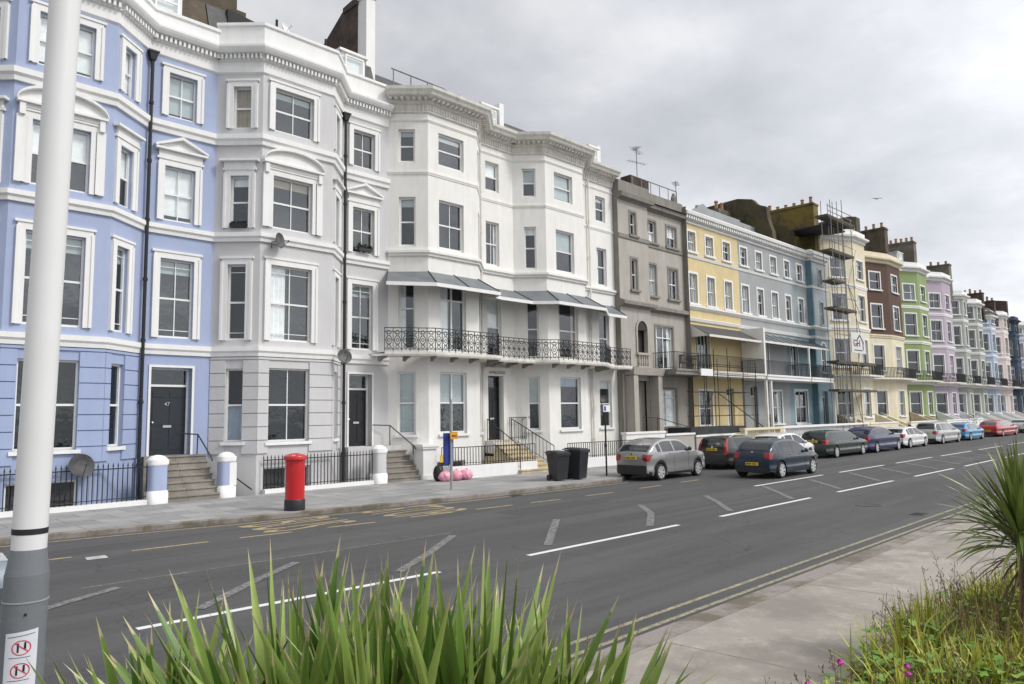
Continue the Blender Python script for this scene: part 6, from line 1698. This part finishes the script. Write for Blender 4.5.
class LeafMB(MB):
    def __init__(s): super().__init__(); s.c = []
    def blade(s, base, d, L, w, droop=.2, fold=.25, n=9, rnd=None, side=None, prof=None, twist=0):
        base = Vector(base); d = Vector(d).normalized()
        sd_ = side or d.cross(Vector((0, 0, 1)))
        if sd_.length < 1e-3: sd_ = Vector((1, 0, 0))
        sd_.normalize(); g = random.random() if rnd is None else rnd
        b0 = len(s.v); p = base.copy(); dd = d.copy()
        for i in range(n + 1):
            f_ = i / n
            ww = w * ((.55 + .45 * min(1, f_ / .35)) * (1 if f_ < .45 else max(.0, 1 - ((f_ - .45) / .55) ** 1.6))) if prof is None else w * prof(f_)
            sdt = (sd_ * math.cos(twist * f_) + dd.cross(sd_) * math.sin(twist * f_)).normalized()
            up = sdt.cross(dd).normalized()
            s.v += [tuple(p - sdt * ww / 2 + up * ww * fold), tuple(p), tuple(p + sdt * ww / 2 + up * ww * fold)]
            s.c += [(f_, g, 0), (f_, g, .5), (f_, g, 1)]
            p = p + dd * (L / n); dd = (dd - Vector((0, 0, droop / n * (0.4 + 1.6 * f_)))).normalized()
        for i in range(n):
            for j in range(2):
                a = b0 + i * 3 + j; s.f.append([a, a + 1, a + 4, a + 3]); s.m.append(s.mi)
    def build(s, *a, **k):
        o = super().build(*a, **k)
        ca = o.data.color_attributes.new('leaf', 'FLOAT_COLOR', 'POINT')
        fl = []
        for c in s.c: fl += [c[0], c[1], c[2], 1]
        ca.data.foreach_set('color', fl)
        return o
def unp(x, y, d):
    v = Vector(((x - 512) / 737, (y - 342) / 737, 1)) * d
    return Vector((sum(ROWS[0][i] * v[i] for i in range(3)), sum(ROWS[1][i] * v[i] for i in range(3)), sum(ROWS[2][i] * v[i] for i in range(3)) + HC))
random.seed(21)
bark = flat('yucca_trunk', (.12, .09, .06), .9, var=.5, sc=12, bumpk=.8)
YU = empty('yucca', (1.1, 1.75, .08), 'large spiky green yucca filling the bottom foreground left of centre', 'plant')
mb = MB()
HD = [(unp(165, 880, 1.95), .70, .9, 150), (unp(290, 900, 1.85), .87, 1.0, 200), (unp(385, 905, 1.8), .85, 1.0, 190), (unp(480, 895, 1.8), .82, .9, 190), (unp(560, 900, 1.85), .72, .9, 110)]
for c, L_, k_, n_ in HD:
    mb.tube([(1.2, 1.75, .05), (c.x * .6 + 1.2 * .4, c.y * .6 + 1.75 * .4, .6), tuple(c)], .07, 10, r1=.05)
    lf = LeafMB()
    for i in range(int(n_ * 1.3)):
        az = random.uniform(0, 2 * PI); tilt = R(74) * random.random() ** .75
        d = Vector((math.sin(tilt) * math.cos(az), math.sin(tilt) * math.sin(az), math.cos(tilt)))
        Lf_ = L_ * random.uniform(.78, 1.06) * (1 - .12 * tilt)
        lf.blade(c + Vector((d.x, d.y, .3 * d.z)) * .05, d, Lf_, random.uniform(.032, .054), random.uniform(-.03, .22), random.uniform(.16, .34), 9, twist=random.uniform(-.5, .5), side=(d.cross(Vector((0, 0, 1))) + Vector((random.uniform(-.5, .5), random.uniform(-.5, .5), random.uniform(-.3, .3)))))
    lf.build('leaf_rosette', M['yucca'], YU, smooth=True)
mb.build('trunk', bark, YU, smooth=True)

CO = empty('cordyline', (8.34, 1.77, .08), 'cordyline palm with long narrow leaves at the right edge of the promenade bed', 'tree')
hc = Vector((8.47, 1.64, 1.2))
mb = MB(); mb.tube([(8.5, 1.6, 0), (8.46, 1.62, .5), (8.48, 1.62, 1.0), tuple(hc + Vector((0, 0, .1)))], .085, 12, r1=.06); mb.build('trunk', bark, CO, smooth=True)
lf = LeafMB()
for i in range(230):
    az = random.uniform(0, 2 * PI); tilt = R(98) * random.random() ** 1.15
    d = Vector((math.sin(tilt) * math.cos(az), math.sin(tilt) * math.sin(az), math.cos(tilt)))
    lf.blade(hc + d * .07 + Vector((0, 0, random.uniform(-.05, .18))), d, random.uniform(.6, .93) * (1 - .0022 * math.degrees(tilt)), random.uniform(.032, .048), random.uniform(.05, .5) + .7 * max(0, tilt - .8), .2, 9, twist=random.uniform(-.6, .6))
lf.build('leaf_crown', M['cordy'], CO, smooth=True)
lf = LeafMB()
for i in range(34):
    az = random.uniform(0, 2 * PI); tilt = R(random.uniform(95, 150))
    d = Vector((math.sin(tilt) * math.cos(az), math.sin(tilt) * math.sin(az), math.cos(tilt)))
    lf.blade(hc + Vector((0, 0, random.uniform(-.25, -.02))) + d * .05, d, random.uniform(.35, .62), .026, .7, .2, 7)
lf.build('dry_leaves', M['cordydry'], CO, smooth=True)

# planting bed: soil, yellow-green lilies, dry flower stems, broad-leaved weeds, pink flowers
bed = [(3.3, 2.75), (4.2, 2.8), (5.2, 2.8), (6.3, 2.65), (7.3, 2.75), (8.6, 2.75), (10, 2.6), (11.6, 2.2), (13, 1.9)]
strip('planting_bed', [(x, -1.5) for x, y in bed], bed, .1, flat('bed_soil', (.07, .05, .035), .95, var=.4, sc=8, bumpk=.6))
def yedge(x): return lerp_list(bed, x)
rg2 = random.Random(5)
def tuft(lf, x, y, n, L0, L1, w, lean, z=.1, drp=(.1, .8)):
    for _ in range(n):
        az = random.uniform(0, 2 * PI); tl = abs(random.gauss(0, lean)); d = Vector((math.sin(tl) * math.cos(az), math.sin(tl) * math.sin(az), math.cos(tl)))
        lf.blade((x + random.gauss(0, .05), y + random.gauss(0, .05), z), d, random.uniform(L0, L1), w * random.uniform(.7, 1.2), random.uniform(*drp), .2, 5)
g1, g2_, g3 = LeafMB(), LeafMB(), LeafMB()
for i in range(900):
    x = rg2.uniform(3.4, 12.6); y = rg2.uniform(.2, yedge(x) - .12)
    hN = .78 + .22 * math.sin(x * 1.7 + 1) * math.cos(y * 2.1) if x > 6.6 else .5 + .14 * math.sin(x * 3)
    hN = max(.25, hN) * (1 if y < yedge(x) - .3 else .7)
    tuft(g1, x, y, 12, .35 * hN + .1, .8 * hN + .12, .026, .85, drp=(.2, 1.5))
    if i % 3 == 0: tuft(g2_, x, y, 3, .45 * hN + .1, .95 * hN + .2, .006, .3, drp=(0, .25))
    if i % 2 == 0:
        for k in range(18):
            az = random.uniform(0, 2 * PI); h_ = random.uniform(.12, .5 * hN + .15); d = Vector((math.cos(az), math.sin(az), random.uniform(-.2, .5)))
            g3.blade((x + random.gauss(0, .12), y + random.gauss(0, .12), h_), d, random.uniform(.07, .15), random.uniform(.04, .075), .5, .15, 5, prof=lambda f_: math.sin(PI * min(1, f_ * .95 + .05)) ** .7)
for lf_, nm, mt, ct in ((g1, 'lily_foliage', 'grassy', 'ground cover'), (g2_, 'dry_flower_stems', 'grassdry', 'dry stems'), (g3, 'broad_leaved_weeds', 'herb', 'ground cover')):
    o = lf_.build(nm, M[mt], None, smooth=True)
    tag(o, {'lily_foliage': 'yellow green strappy foliage filling the promenade bed', 'dry_flower_stems': 'thin brown flower stems standing out of the strappy foliage', 'broad_leaved_weeds': 'darker green broad leaves growing low among the strappy foliage'}[nm], ct, None, 'stuff')
# seed heads on the stems
sh = MB()
for i in range(240):
    x = random.uniform(4.5, 9.5); y = random.uniform(.8, yedge(x) - .1); z = random.uniform(.4, .66) + (.26 if x > 6.8 else 0)
    a = Vector((x, y, .1)); b = Vector((x + random.gauss(0, .1), y + random.gauss(0, .1), z)); sh.tube([a, a.lerp(b, .5) + Vector((.02, 0, 0)), b], .0022, 3, cap=False)
    for k in range(9):
        f0 = random.uniform(.62, 1); q = a.lerp(b, f0); c = q + Vector((random.gauss(0, .022), random.gauss(0, .022), random.uniform(.0, .035))); sh.tube([q, c], .0015, 3, cap=False); sh.tube([c, c + Vector((0, 0, .014))], .0045, 4, r1=.002)
tag(sh.build('seed_heads', flat('seed_head_brown', (.13, .07, .05), .8, var=.5), None), 'brown seed heads rising above the strappy foliage', 'seed heads', None, 'stuff')
pinkfl = flat('magenta_petal', (.6, .06, .4), .6, var=.2)
for i, (x_, y_, lb) in enumerate(((808, 684, 'small magenta flower cluster at the bottom edge of the photo'), (840, 662, 'small magenta flower cluster left of the brighter pair in the bed'), (907, 666, 'brighter magenta flower cluster, upper of the pair in the bed'), (908, 674, 'brighter magenta flower cluster, lower of the pair in the bed'))):
    c = unp(x_, y_, 4.9 + .35 * (i > 1)); root = empty('magenta_flower', tuple(c), lb, 'flower', 'magenta flowers in the promenade bed')
    mb = MB()
    for k in range(34):
        d = Vector((random.gauss(0, 1), random.gauss(0, 1), random.gauss(0, 1))).normalized(); q = c + d * .016; e = d.cross(Vector((.3, .2, 1))).normalized() * .008; g_ = d.cross(e).normalized() * .008
        mb.quad(q - e - g_, q + e - g_, q + e + g_ + d * .006, q - e + g_ + d * .006)
    mb.build('petals', pinkfl, root)
    mb = MB(); mb.tube([(c.x, c.y, .1), (c.x + .02, c.y, c.z * .5), tuple(c)], .004, 4); mb.build('stem', M['herb'], root)
